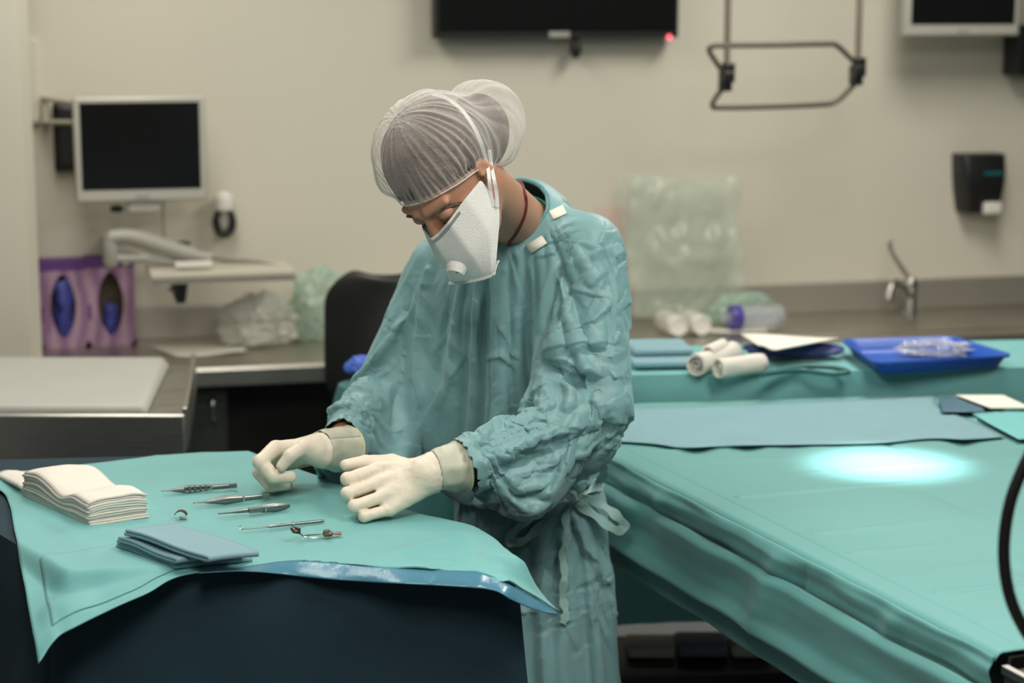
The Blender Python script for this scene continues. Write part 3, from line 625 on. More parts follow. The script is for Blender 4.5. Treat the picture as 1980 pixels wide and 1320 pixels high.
ridge((590, 945), (700, 1000), 0.016, 0.006); ridge((640, 950), (640, 1075), 0.05, 0.003)
ridge((905, 1040), (760, 1085), 0.022, 0.012); ridge((905, 1040), (1000, 1120), 0.018, 0.008)
ridge((905, 1042), (900, 1100), 0.02, -0.008); ridge((320, 1080), (150, 1010), 0.02, 0.003); ridge((200, 1130), (60, 1000), 0.02, -0.003)
ridge((610, 1030), (760, 1060), 0.03, 0.003); ridge((60, 900), (400, 1100), 0.006, 0.0012); ridge((300, 885), (720, 1085), 0.006, 0.0012); ridge((250, 890), (480, 873), 0.004, 0.002)
def hump(x, y):
    h = 0
    for a, b, w, k in ridges:
        d = b - a; L2 = d @ d; p = np.array([x, y]) - a; t_ = min(1, max(0, (p @ d) / L2)); q = p - d * t_
        h += k * math.exp(-(q @ q) / (w * w)) * math.sin(math.pi * min(1, max(0.0, 0.15 + 0.7 * t_)))
    return h
G = np.zeros((NV, NU, 3))
for i in range(NV):
    v = i / (NV - 1)
    for j in range(NU):
        u = j / (NU - 1)
        p = (1 - v) * B_[j] + v * F_[j] + (1 - u) * L_[i] + u * R_[i] - ((1 - u) * (1 - v) * B_[0] + u * (1 - v) * B_[-1] + (1 - u) * v * F_[0] + u * v * F_[-1])
        e = outside(p[0], p[1]); g = lambda t_: t_ ** 5
        z = ZS - ((ZS - F_[j][2]) * g(v) + (ZS - L_[i][2]) * g(1 - u) + (ZS - R_[i][2]) * g(u) - (ZS - F_[0][2]) * g(v) * g(1 - u) - (ZS - F_[-1][2]) * g(v) * g(u))
        sm = min(1.0, e / 0.03); z = ZS - (ZS - z) * sm * sm * (3 - 2 * sm)
        n_ = mnoise.noise(Vector((p[0] * 7, p[1] * 7, 0))) * 0.0022 + mnoise.noise(Vector((p[0] * 19, p[1] * 19, 3))) * 0.0007 + min(e, .1) * mnoise.noise(Vector((p[0] * 14, p[1] * 14, 7))) * 0.12
        z += max(-0.0015, n_) + max(hump(p[0], p[1]), -0.002 if e <= 0 else -1)
        G[i, j] = (p[0], p[1], z)
SHEET = G
def on_sheet(px, py, extra=0.0):
    z = IZ
    for _ in range(30):
        p = PZ(px, py, z); d = (G[:, :, 0] - p[0]) ** 2 + (G[:, :, 1] - p[1]) ** 2; zz = G[:, :, 2].ravel()[np.argmin(d)]
        z += 0.5 * (zz - z)
    p = PZ(px, py, z); p[2] += extra; return p
sh = tag(obj('surgical_sheet', MB().grid(G), 'teal', solid=0.0016, off=1), 'light teal sheet spread over the instrument table with hanging corners', 'surgical sheet')
# blue plastic backed hem band along the front
hem = resample([(385, 1107), (480, 1104), (600, 1116), (700, 1124), (850, 1132), (950, 1140), (990, 1160), (1040, 1180), (1078, 1187)], 90)
cre = curve3([(385, 1105, ZS), (480, 1095, ZS), (560, 1084, ZS), (640, 1086, ZS), (740, 1095, ZS), (850, 1102, ZS), (930, 1107, .918), (985, 1130, .900), (1040, 1160, .862), (1080, 1185, .825)], 90)
G2 = []
for k in range(9):
    v = k / 8; row = []
    for j in range(90):
        c = cre[j]; h = PY(hem[j][0], hem[j][1], c[1] - 0.036 + 0.006 * math.sin(j * 0.35) * math.sin(math.pi * min(1, j / 89 * 1.2)) )
        p = c * (1 - v) + h * v; p[1] -= 0.006 * math.sin(math.pi * v); row.append(p)
    G2.append(row)
obj('plastic_hem', MB().grid(G2), 'film_blue', sh, solid=0.0012)
# taped flap near the front left corner
i0, i1, j0, j1 = int(NV * .60), int(NV * .93), int(NU * .055), int(NU * .36)
Gf = G[i0:i1, j0:j1].copy(); Gf[:, :, 2] += 0.0032
obj('taped_flap', MB().grid(Gf), 'teal', sh, solid=0.0008)

# ------------------------------------------------------------------ gauze stack
fl, fr_, br = PZ(42, 962, IZ), PZ(172, 1022, IZ), PZ(287, 1004, IZ); eL = fl - fr_; eW = br - fr_
NL = 11; TOPZ = IZ + 0.006
for k in range(NL):
    G3 = []
    jx, jy = (rng.rand() - .5) * 0.02, (rng.rand() - .5) * 0.03; f = k / (NL - 1)
    for i in range(26):
        v = i / 25; row = []
        for j in range(15):
            u = j / 14; uu = u * 2 - 1
            p = fr_ + eL * (v * (1.0 - 0.05 * f) + jx + 0.01 * f) + eW * (u * 0.98 + jy + 0.01)
            wave = (0.012 * math.exp(-((v - 0.80) / 0.20) ** 2) - 0.008 * math.exp(-((v - 0.42) / 0.14) ** 2) + 0.004 * math.exp(-((v - 0.2) / 0.1) ** 2)) * f
            z = TOPZ + k * 0.0042 + wave - 0.006 * f * abs(uu) ** 4 + mnoise.noise(Vector((u * 2.5, v * 5, k * 0.25))) * 0.003 * f
            row.append((p[0], p[1], z))
        G3.append(row)
    o = obj('gauze_pad', MB().grid(G3), 'gauze', solid=0.0037, off=0)
    if k == NL - 1: tag(o, 'white gauze pad on top of the thick stack at the left of the instrument table', 'gauze pad', 'gauze pads stacked on the instrument table')
    elif k == 0: tag(o, 'bottom white gauze pad of the thick stack, lying on the teal sheet', 'gauze pad', 'gauze pads stacked on the instrument table')
    else: tag(o, ['second', 'third', 'fourth', 'fifth', 'sixth', 'seventh', 'eighth', 'ninth', 'tenth'][NL - 2 - k] + ' white gauze pad from the top of the thick stack on the teal sheet', 'gauze pad', 'gauze pads stacked on the instrument table')
pc = [PZ(-8, 925, IZ), PZ(30, 915, IZ), PZ(75, 935, IZ), PZ(42, 962, IZ)]
G3 = [[(pc[0] * (1 - u) + pc[1] * u) * (1 - v) + (pc[3] * (1 - u) + pc[2] * u) * v + np.array([0, 0, 0.006 + 0.012 * v + 0.003 * math.sin(4 * u)]) for u in np.linspace(0, 1, 8)] for v in np.linspace(0, 1, 8)]
tag(obj('gauze_swab', MB().grid(G3), 'gauze', solid=0.006), 'thin white gauze swab poking out behind the left end of the stack', 'gauze swab')
# ------------------------------------------------------------------ folded cloths
def folded_cloth(label, far_l, near_l, near_r, z0, layers, th, droop, group='folded cloths on the instrument table'):
    a = PZ(*far_l, z0); b = PZ(*near_l, z0); c = PZ(*near_r, z0); dl = b - a; L = np.linalg.norm(dl[:2]); dl = dl / L; dw = c - b
    gap = th * 0.12; pts = []
    for k in range(layers):
        z = k * (th + gap); rr = (th + gap) / 2
        xs = [0.0 + 0.004 * (k % 2), L - rr]
        seq = np.linspace(xs[0], xs[1], 22) if k % 2 == 0 else np.linspace(xs[1], xs[0], 22)
        pts += [(x, z) for x in seq]
        if k < layers - 1:
            e = seq[-1]; s_ = 1 if k % 2 == 0 else -1
            for q in (30, 60, 90, 120, 150): pts.append((e + s_ * rr * math.sin(math.radians(q)), z + rr - rr * math.cos(math.radians(q))))
    G4 = []
    for j in range(16):
        w = j / 15; row = []
        for (x, z) in pts:
            f = x / L; zz = z0 + 0.0035 + z + droop * math.sin(math.pi * (0.15 + f * 1.2)) * 0.5 + 0.0015 * math.sin(7 * f + 3 * w)
            p = a + dl * x + dw * w; row.append((p[0], p[1], zz))
        G4.append(row)
    return tag(obj('folded_cloth', MB().grid(G4), 'blue_cloth', solid=th * 0.94, off=0), label, 'folded cloth', group)
folded_cloth('blue-grey folded cloth at the bottom of the pile on the instrument table', (224, 1060), (338, 1101), (488, 1086), IZ + 0.004, 2, 0.0045, 0.003)
folded_cloth('blue-grey folded cloth in the middle of the pile on the instrument table', (226, 1050), (340, 1091), (476, 1076), IZ + 0.016, 2, 0.0045, 0.003)
folded_cloth('large blue-grey folded cloth lying on top of the pile on the instrument table', (240, 1037), (402, 1088), (500, 1075), IZ + 0.030, 2, 0.0050, 0.004)
# ------------------------------------------------------------------ instruments
def frame2(p0, p1):
    a = on_sheet(*p0, 0.003); b = on_sheet(*p1, 0.003); a[2] = b[2] = max(a[2], b[2]); L = np.linalg.norm(b - a)
    x = Vector(b - a).normalized(); y = Vector((0, 0, 1)).cross(x); m = Matrix((x, y, Vector((0, 0, 1)))).transposed().to_4x4(); m.translation = Vector(a); return m, L
def blade(prof, zf, n=40, holes=None, tilt=0.0):
    """flat leaf: prof(t)->half width, zf(t)->height, holes (t list, radius)"""
    mb = MB(); xs = np.linspace(0, 1, n); G = [[(x, -prof(x) if s < 0 else prof(x) if s > 0 else 0.0, zf(x)) for s in (-1, 0, 1)] for x in xs]
    return G
def forceps(name, label, p0, p1, wmax, holes=0, kind=0):
    m, L = frame2(p0, p1); t = thing(name, label, 'forceps', matrix=m)
    def hw(x):
        if kind == 0: return np.interp(x, [0, .12, .34, .62, .68, 1.0], [.0006, .0012, wmax, wmax * .78, wmax * .62, wmax * .66])
        if kind == 1: return np.interp(x, [0, .14, .20, .42, .66, .70, 1.0], [.0004, .0012, .003, wmax, wmax * .66, wmax * .58, wmax * .62])
        return np.interp(x, [0, .2, .3, .5, .62, .8, .93, 1.0], [.0010, .0018, .0030, wmax * .55, wmax * .9, wmax, wmax * .75, .002])
    gap = 0.010 if kind != 2 else 0.009; TE = tr(0, 0, wmax + 0.001) @ rot('X', math.pi / 2) @ tr(0, 0, -gap / 2)
    for s in (0, 1):
        def zf(x): g = np.interp(x, [0, .3, .62, .9, 1], [.25, 1, .75, .18, .05]) if kind < 2 else np.interp(x, [0, .25, .45, .8, 1], [.1, .35, .15, 1, .2]); return 0.0008 + (0.5 + (s - 0.5) * g) * gap
        mb = MB()
        def P(x, y): return (x * L, y, float(zf(x)))
        if holes and s == 1:
            h0, h1 = 0.30, 0.66; xs = np.linspace(h0, h1, holes + 1)
            for seg in (np.linspace(0, h0, 14), np.linspace(h1, 1, 12)):
                mb.grid([[P(x, -hw(x)), P(x, hw(x))] for x in seg])
            for k in range(holes):
                xa, xb = xs[k], xs[k + 1]; cx = (xa + xb) / 2; r = 0.0026; vo = []; vi = []
                for q in range(16):
                    a = 2 * math.pi * q / 16; c_, s_ = math.cos(a), math.sin(a); mx = max(abs(c_), abs(s_)); X_ = cx + (xb - xa) / 2 * c_ / mx
                    vo.append(P(X_, hw(X_) * s_ / mx)); vi.append(P(cx + r / L * c_, r * s_))
                mb.add(vo + vi, [(q, (q + 1) % 16, 16 + (q + 1) % 16, 16 + q) for q in range(16)])
        else:
            mb.grid([[P(x, -hw(x)), P(x, 0), P(x, hw(x))] for x in np.linspace(0, 1, 36)])
        mb.v = [tuple(TE @ Vector(p)) for p in mb.v]; obj('blade', mb, 'instr', t, solid=0.0011, off=0)
    if kind < 2: obj('spring_joint', MB().box(L * 0.90, L, -hw(1.0), hw(1.0), 0.0016, 0.0016 + gap * 0.72, T=TE), 'instr', t, bevel=0.001)
    obj('grip_ring', MB().box(L * .64, L * .665, -wmax * .72, wmax * .72, gap * 0.9, gap * 1.15, T=TE), 'chrome', t, bevel=0.0005)
    if kind == 2: obj('cross_joint', MB().box(L * .42, L * .62, -0.0045, 0.0045, 0.002, 0.0115, T=TE), 'instr', t, bevel=0.001)
    return t
forceps('fenestrated_forceps', 'steel forceps with a row of round holes, farthest from the folded cloths', (312, 960), (458, 950), 0.0068, 5, 0)
forceps('angled_forceps', 'steel forceps with a wide plain angular blade in the middle of the row', (374, 984), (521, 970), 0.0075, 0, 1)
forceps('crossover_forceps', 'steel crossover forceps with oval looped spring handle', (422, 1006), (560, 989), 0.0070, 0, 2)
m, L = frame2((464, 1034), (627, 1013)); t = thing('surgical_hook', 'thin round steel hook handle lying nearest the person\'s left hand', 'surgical hook', matrix=m)
obj('handle', MB().tube([(L * x, 0, 0.003) for x in (.33, .34, .5, .6, .62, .64, .8, .98, 1.0)], [0.0014, .0024, .0026, .0026, .0036, .0026, .0027, .0027, .0018], 14), 'instr', t)
obj('shaft', MB().tube([(L * x, 0, 0.003) for x in (0.06, .2, .34)], [0.0008, .0012, .0015], 10), 'chrome', t)
obj('hook_tip', MB().tube(smooth_path([(L * .06, 0, .003), (L * .02, 0, .0035), (0, 0.002, .006), (L * .015, 0.003, .009)], 4), 0.0008, 8), 'chrome', t)
obj('grip_ring', MB().tube([(L * .615, 0, .003), (L * .64, 0, .003)], 0.0038, 14), 'chrome', t)
m, L = frame2((585, 1048), (660, 1040)); t = thing('wire_speculum', 'small wire speculum with an upturned dark blade beside the hook handle', 'speculum', matrix=m)
obj('wire_arm', MB().tube(smooth_path([(-.006, .001, .012), (L * .04, 0, .004), (L * .3, -.005, .002), (L * .7, -.005, .002), (L, -.002, .003)], 5), .0013, 8), 'chrome', t)
obj('wire_arm', MB().tube(smooth_path([(L * .06, .005, .004), (L * .4, .006, .004), (L * .75, .004, .004)], 5), .0013, 8), 'chrome', t)
obj('slide_screw', MB().tube([(L * .52, 0, .006), (L * .56, 0, .006), (L * .75, 0, .006), (L * .78, 0, .006), (L, 0, .005)], [.002, .0045, .0045, .002, .0032], 12), mat('bronze_steel', (0.40, 0.27, 0.20), 0.3, 1.0), t)
obj('thumb_nut', MB().lathe([(.001, -.002), (.006, -.0015), (.006, .0015), (.001, .002)], 14, T=tr(L * .62, 0, .011)), 'instr', t)
obj('blade', MB().add([(-.016, -.002, .012), (-.004, -.005, .010), (-.002, .006, .016), (-.016, .008, .021), (-.020, .002, .018)], [(0, 1, 2, 3, 4)]), mat('dark_blade', (0.09, 0.07, 0.06), 0.35, 0.8), t, solid=.0012)
m, L = frame2((338, 1006), (362, 1006)); t = thing('curved_retractor', 'small dark curved steel piece half hidden behind the folded cloths', 'retractor', matrix=m)
obj('curved_blade', MB().strip([(L * (0.5 - 0.5 * math.cos(math.radians(a))), 0, 0.004 + 0.011 * math.sin(math.radians(a))) for a in range(20, 165, 12)], Vector((0, 0.012, 0)), 0.0012), mat('dark_steel', (0.12, 0.085, 0.075), 0.35, 0.9), t)
obj('foot', MB().box(L * .4, L * .95, -0.004, 0.003, 0.0, 0.004), 'chrome', t, bevel=0.001)

# ================================================================== operating table with drapes at right
BZ = 0.90
K0 = PZ(1923, 1266, BZ); K1 = PZ(1180, 884, BZ); bd = K1 - K0; bd /= np.linalg.norm(bd)     # along the left edge, towards the back
BL_ = 1.86; bn = np.array([bd[1], -bd[0], 0]);  bn = bn if bn[0] > 0 else -bn               # to the right
cross = np.array([math.cos(math.radians(9)), math.sin(math.radians(9)), 0])
BW = 1.05
def bworld(a, b, z):      # a: along the left edge from the near corner, b: to the right
    f = min(1, max(0, a / BL_)); w = bn * (1 - f) + cross * f; w = w / np.linalg.norm(w); p = K0 + bd * a + w * b; return np.array([p[0], p[1], z])
t = thing('operating_table', 'operating table with steel legs under the teal drapes at right', 'operating table')
def bslab(a0, a1, b0, b1, z0, z1):
    v = [bworld(a, b, z) for a in (a0, a1) for b in (b0, b1) for z in (z0, z1)]
    return MB().add(v, [(0, 1, 3, 2), (4, 6, 7, 5), (0, 4, 5, 1), (2, 3, 7, 6), (0, 2, 6, 4), (1, 5, 7, 3)])
obj('table_bed', bslab(0.02, BL_ - .02, 0.04, BW, BZ - 0.14, BZ - 0.012), 'steel', t, bevel=0.004)
for a, b in ((0.42, 0.10), (1.60, 0.10), (0.42, BW - 0.1), (1.60, BW - 0.1)):
    obj('leg', bslab(a - .02, a + .02, b - .02, b + .02, 0, BZ - 0.14), 'steel', t, bevel=0.004)
obj('cross_rail', bslab(0.42, 1.60, 0.09, 0.12, 0.16, 0.20), 'steel', t, bevel=0.004)
def crn(x, s, h=0.004):    # pointed pleat
    return h * max(0.0, 1 - abs(x) / s)
def creases(a, b):
    """folding creases of the sheet: long across ones and short along ones, with a slight slant"""
    z = 0.0
    for k in range(1, 13):
        ac = k * 0.135 + 0.10 * b * 0.25 + 0.012 * math.sin(k * 7.1 + b * 4); w = 0.5 + 0.5 * math.sin(k * 3.7 + b * 5.0)
        z += 0.0048 * w * math.exp(-((a - ac) / 0.009) ** 2)
    for k in range(1, 7):
        bc = k * 0.15 + 0.01 * math.sin(k * 5 + a * 4); w = max(0, math.sin(a * 9 + k * 2.3)); z -= 0.0034 * w * math.exp(-((b - bc) / 0.006) ** 2)
    return z
G = []
NA, NB = 240, 90
bs = np.r_[np.linspace(0, 0.10, 22), np.linspace(0.105, BW, NB - 22)]
for i in range(NA):
    a = BL_ * i / (NA - 1); row = []
    for b in bs:
        z = BZ + (creases(a, b) if b > 0.085 else 0) + mnoise.noise(Vector((a * 3, b * 3, 0))) * 0.003 * min(1, b * 8)
        z -= 0.004 * math.exp(-((b - 0.058) / 0.004) ** 2) + (0.003 if b < 0.056 else 0) * -1
        z -= 0.012 * max(0, 1 - b / 0.014) ** 2
        row.append(bworld(a, b, z))
    G.append(row)
bs_ = tag(obj('table_drape', MB().grid(G), 'bed_teal', solid=0.002, off=-1), 'large teal drape covering the operating table at right under the bright spot', 'surgical drape')
def panel(name, prof, amp, seed, mtl='bed_teal', a0=0.0, a1=BL_, pn=1.0, pleats=()):
    G = []
    P = np.array(prof); d = np.r_[0, np.cumsum(np.hypot(*np.diff(P, axis=0).T))]; s = np.linspace(0, d[-1], 22)
    O = np.interp(s, d, P[:, 0]); Z = np.interp(s, d, P[:, 1])
    for i in range(260):
        a = a0 + (a1 - a0) * i / 259; row = []
        for k in range(22):
            v = k / 21; n1 = mnoise.noise(Vector((a * 5 * pn, v * 0.8, seed))) * amp + mnoise.noise(Vector((a * 12, v * 1.2, seed + 3))) * amp * 0.35 + mnoise.noise(Vector((a * 4, v * 3, seed + 9))) * amp * .6
            e = math.sin(math.pi * min(1, 0.06 + v * 0.94))
            for pc_, pw, ph in pleats: n1 += ph * max(0, 1 - abs(a - pc_ - 0.03 * v) / pw) * v
            wz = mnoise.noise(Vector((a * 6, seed, 0))) * 0.006 * v + mnoise.noise(Vector((a * 6, seed + 20, 0))) * 0.005 * (1 - v) * (1 if seed > 3 else 0)
            row.append(bworld(a, -(O[k] + n1 * (0.25 + e)), Z[k] + wz))
        G.append(row)
    return obj(name, MB().grid(G), mtl, bs_, solid=0.0015, off=0)
panel('hanging_border', [(0.0, BZ - 0.002), (0.004, BZ - 0.006), (0.008, BZ - 0.02), (0.004, BZ - 0.045), (-0.006, BZ - 0.066)], 0.012, 1.0, pleats=((0.60, .05, .018), (0.52, .02, -.012), (1.05, .03, .014), (0.25, .04, .012)))
panel('side_panel', [(-0.002, BZ - 0.060), (0.014, BZ - 0.053), (0.024, BZ - 0.066), (0.018, BZ - 0.105), (0.022, BZ - 0.135), (0.034, BZ - 0.156), (0.036, BZ - 0.163)], 0.011, 5.0, a0=-0.5, pleats=((0.62, .05, .02), (1.2, .06, .014)))
panel('lower_panel', [(0.030, BZ - 0.162), (0.006, BZ - 0.166), (0.0, BZ - 0.19), (-0.006, BZ - 0.225)], 0.004, 9.0, 'teal_mid' if 'teal_mid' in M else 'bed_teal', a0=-0.5)
# near end hardware
t = thing('table_end_box', 'dark brown box with a pale rim at the near corner of the operating table', 'box')
p = bworld(-0.02, 0.0, 0)
v = [bworld(a, b, z) for a in (-0.36, -0.02) for b in (0.004, 0.5) for z in (BZ - 0.16, BZ - 0.018)]
obj('box_body', MB().add(v, [(0, 1, 3, 2), (4, 6, 7, 5), (0, 4, 5, 1), (2, 3, 7, 6), (0, 2, 6, 4), (1, 5, 7, 3)]), 'brown', t)
v = [bworld(a, b, z) for a in (-0.36, -0.018) for b in (0.000, 0.010) for z in (BZ - 0.022, BZ - 0.010)]
obj('pale_rim', MB().add(v, [(0, 1, 3, 2), (4, 6, 7, 5), (0, 4, 5, 1), (2, 3, 7, 6), (0, 2, 6, 4), (1, 5, 7, 3)]), 'steel', t)
# sheets lying on the drape
def flat_patch(name, bk, ft, lf, rt, z0, m, n=(60, 24), amp=0.004, seed=0.0, lift=(), solid=0.0012):
    B1, F1, L1, R1 = resample(bk, n[0]), resample(ft, n[0]), resample(lf, n[1]), resample(rt, n[1]); G = []
    for i in range(n[1]):
        v = i / (n[1] - 1); row = []
        for j in range(n[0]):
            u = j / (n[0] - 1)
            q = (1 - v) * B1[j] + v * F1[j] + (1 - u) * L1[i] + u * R1[i] - ((1 - u) * (1 - v) * B1[0] + u * (1 - v) * B1[-1] + (1 - u) * v * F1[0] + u * v * F1[-1])
            z = z0 + abs(mnoise.noise(Vector((u * 9, v * 4, seed)))) * amp
            for (lu, w, h) in lift: z += h * math.exp(-((u - lu) / w) ** 2) * v ** 4
            row.append(PZ(q[0], q[1], z))
        G.append(row)
    return obj(name, MB().grid(G), m, solid=solid, off=1)
tag(flat_patch('light_blue_sheet', [(1120, 792), (1400, 784), (1600, 775), (1806, 766)], [(1120, 850), (1260, 858), (1320, 866), (1420, 862), (1560, 860), (1700, 857), (1800, 848), (1870, 850), (1943, 845)],
    [(1120, 792), (1120, 850)], [(1806, 766), (1814, 786), (1842, 800), (1895, 820), (1943, 845)], BZ + 0.004, mat('pale_blue_sheet', (0.19, 0.345, 0.385), 0.7, bump=0.05), seed=2.0, amp=0.005, lift=((0.28, .03, .007), (0.40, .03, .006), (0.90, .03, .009))),
    'light blue rectangular sheet spread across the far part of the operating table', 'sheet')
tag(flat_patch('blue_wrapper', [(1815, 768), (1895, 768)], [(1820, 797), (1905, 797)], [(1815, 768), (1820, 797)], [(1895, 768), (1905, 797)], BZ + 0.012, mat('slate_wrap', (0.05, 0.13, 0.19), 0.6), n=(14, 8)), 'slate blue wrapper lying at the far right of the light blue sheet', 'wrapper')
tag(flat_patch('cream_card', [(1848, 765), (1940, 765)], [(1915, 790), (1995, 790)], [(1848, 765), (1915, 790)], [(1940, 765), (1995, 790)], BZ + 0.018, 'paper', n=(10, 6), amp=0.001, solid=0.003), 'cream coloured card lying on the operating table at the far right', 'card')
tag(flat_patch('teal_towel', [(1880, 800), (1990, 792)], [(1970, 850), (2050, 845)], [(1880, 800), (1910, 818), (1970, 850)], [(1990, 792), (2050, 845)], BZ + 0.010, mat('bright_teal', (0.16, 0.47, 0.46), 0.7), n=(14, 10)), 'small bright teal towel at the right edge below the cream card', 'towel')

# ================================================================== back instrument table
KZ = 0.95
F0 = np.array([-0.02, 4.525, 0]); kd = np.array([1.0, 0.105, 0]); kd /= np.linalg.norm(kd); kn = np.array([-kd[1], kd[0], 0]); KL, KD = 1.75, 0.38
def kworld(a, b, z): p = F0 + kd * a + kn * b; return np.array([p[0], p[1], z])
t = thing('back_table', 'long steel table under a teal drape behind the operating table', 'table')
def kslab(a0, a1, b0, b1, z0, z1):
    v = [kworld(a, b, z) for a in (a0, a1) for b in (b0, b1) for z in (z0, z1)]
    return MB().add(v, [(0, 1, 3, 2), (4, 6, 7, 5), (0, 4, 5, 1), (2, 3, 7, 6), (0, 2, 6, 4), (1, 5, 7, 3)])
obj('tabletop', kslab(0.02, KL - .02, 0.02, KD - .02, KZ - .04, KZ - .014), 'steel', t)
for a in (0.05, KL - 0.05):
    for b in (0.05, KD - .05): obj('leg', kslab(a - .015, a + .015, b - .015, b + .015, 0, KZ - .04), 'steel', t)
obj('lower_shelf', kslab(0.03, KL - .03, 0.03, KD - .03, 0.155, 0.19), 'black', t)
o = skirt('back_table_drape', 'teal', 0.0, KL, 0.0, KD, KZ - 0.002, 0.60, 0.022, 0.015, lambda a, b, z: kworld(a, b, z), None, nfold=6, seed=11.0, n=420)
tag(o, 'teal drape hanging over the long back table behind the operating table', 'drape')
def onk(px, py, dz=0.0): return PZ(px, py, KZ + dz)
# shelf contents
p = PZ(1250, 1225, 0.20); q = PZ(1400, 1222, 0.20)
tag(obj('white_packet', MB().box(0, 0.12, 0, 0.12, 0, 0.028), 'paper', bevel=0.008, matrix=tr(p[0] - .06, 4.72, 0.192)), 'white packet at the left of the low shelf behind the operating table', 'packet')
tag(obj('grey_packet', MB().box(0, 0.13, 0, 0.12, 0, 0.036), mat('slate_pack', (0.22, 0.26, 0.36), 0.6), bevel=0.012, matrix=tr(p[0] + .065, 4.72, 0.192)), 'grey blue packet between two white packets on the low shelf', 'packet')
tag(obj('white_packet', MB().box(0, 0.10, 0, 0.12, 0, 0.034), 'paper', bevel=0.012, matrix=tr(p[0] + .20, 4.72, 0.192)), 'white packet right of the grey blue packet on the low shelf', 'packet')
# folded cloths
def cloth_block(name, label, px0, py0, px1, py1, z0, h, m, group=None):
    a = onk(px0, py0); b = onk(px1, py1); L = b[0] - a[0]; dp = abs(b[1] - a[1]) + 0.04
    return tag(obj(name, MB().box(0, L, 0, dp, 0, h), m, bevel=h * 0.45, matrix=tr(a[0], min(a[1], b[1]), z0) @ rot('Z', 0.10)), label, 'folded cloth', group)
cloth_block('folded_cloth', 'lower light blue folded cloth beside the gauze rolls on the back table', 1225, 716, 1345, 700, KZ + .004, .016, 'blue_cloth', 'folded cloths on the back table')
cloth_block('folded_cloth', 'upper light blue folded cloth beside the gauze rolls on the back table', 1225, 706, 1335, 690, KZ + .021, .018, 'blue_cloth', 'folded cloths on the back table')
# gauze rolls
def roll(label, p0, p1, r, dz=0.0):
    a = onk(*p0, r + dz); b = onk(*p1, r + dz); t = thing('gauze_roll', label, 'gauze roll', group='gauze rolls on the back table'); d = Vector(b - a); n = 22; G = []
    L = d.length; mtx = d.to_track_quat('Z', 'Y').to_matrix().to_4x4(); mtx.translation = Vector(a)
    for i in range(12):
        v = i / 11; G.append([(r * (1 + 0.12 * mnoise.noise(Vector((math.cos(q) * 1.6, math.sin(q) * 1.6, v * 4 + p0[0])))) * math.cos(q) * (0.8 + 0.2 * math.sin(math.pi * min(1, .25 + v * .5) )), r * math.sin(q) * (1 + .1 * mnoise.noise(Vector((q, v * 5, p0[1])))), v * L) for q in [2 * math.pi * k / n for k in range(n + 1)]])
    obj('rolled_gauze', MB().grid(G), 'gauze', t, solid=0.004, matrix=None).matrix_local = mtx
    sp_ = [((r * 0.92 - 0.0016 * k * 0.55) * math.cos(k * 0.6), (r * 0.92 - 0.0016 * k * 0.55) * math.sin(k * 0.6), 0.004) for k in range(int(r * 0.85 / 0.00088))]
    for zz in (0.004, L - 0.004):
        c = obj('roll_end', MB().strip([(x, y, zz) for x, y, _ in sp_], Vector((0, 0, 0.008)), 0.002), 'gauze', t); c.matrix_local = mtx
roll('white gauze roll at the back of the three on the back table', (1346, 706), (1418, 680), 0.024)
roll('white gauze roll nearest the camera of the three on the back table', (1388, 712), (1474, 702), 0.022)
roll('small white gauze roll standing behind the other two on the back table', (1368, 682), (1398, 668), 0.015, 0.03)
# navy pack with white envelope
p = onk(1535, 695)
o = tag(obj('navy_pack', crumple((p[0], p[1] + 0.03, KZ + 0.006), (0.125, 0.055, 0.0185), 21.0, 0.28), 'navy'), 'crumpled navy blue wrapped pack on the back table beside the blue tray', 'pack')
ev = [PZ(1432, 646, KZ + .045), PZ(1622, 653, KZ + .050), PZ(1500, 676, KZ + .055), PZ(1466, 668, KZ + .052)]
G = [[(ev[0] * (1 - u) + ev[1] * u) * (1 - v) + (ev[3] * (1 - u) + ev[2] * u) * v + np.array([0, 0, 0.002 * math.sin(6 * u)]) for u in np.linspace(0, 1, 12)] for v in np.linspace(0, 1, 6)]
tag(obj('paper_envelope', MB().grid(G), 'paper', solid=0.003), 'cream paper envelope lying on the navy pack on the back table', 'envelope')
pts = [onk(*q, 0.010 + 0.004 * math.sin(i)) for i, q in enumerate([(1485, 722), (1520, 713), (1570, 708), (1620, 712), (1640, 720), (1600, 722), (1550, 716), (1500, 720), (1475, 724)])]
tag(obj('green_tubing', MB().tube(smooth_path([tuple(q) for q in pts], 6), 0.006, 10), mat('green_tube', (0.02, 0.13, 0.12), 0.4)), 'dark green tubing coiled in front of the navy pack on the back table', 'tubing')
# blue tray
zr = KZ + 0.036; rim = [PZ(1624, 655, zr), PZ(1842, 649, zr), PZ(1964, 686, zr), PZ(1690, 701, zr)]; cen = sum(rim) / 4
def ringq(f, z, rr=0.12):
    q = [cen + (r_ - cen) * f for r_ in rim]; out = []
    for i in range(4):
        a, b, c = q[i - 1], q[i], q[(i + 1) % 4]
        for k in range(6):
            s_ = k / 5; p = (b + (a - b) * rr) * (1 - s_) ** 2 + 2 * b * s_ * (1 - s_) + (b + (c - b) * rr) * s_ ** 2; out.append((p[0], p[1], z))
    return out
rings = [ringq(0.80, KZ + .004), ringq(0.85, KZ + .010), ringq(0.93, zr - 0.004), ringq(1.0, zr), ringq(1.0, zr - .006), ringq(0.95, zr - .008), ringq(0.87, KZ + .004), ringq(0.82, KZ + .001)]
mb = MB(); n = 24; vs = sum(rings, []); fs = [(i * n + k, i * n + (k + 1) % n, (i + 1) * n + (k + 1) % n, (i + 1) * n + k) for i in range(7) for k in range(n)] + [tuple(range(n)), tuple(range(7 * n, 8 * n))[::-1]]
tag(obj('plastic_tray', mb.add(vs, fs), 'tray'), 'bright blue shallow plastic tray on the back table', 'tray')
p = onk(1810, 682, .012)
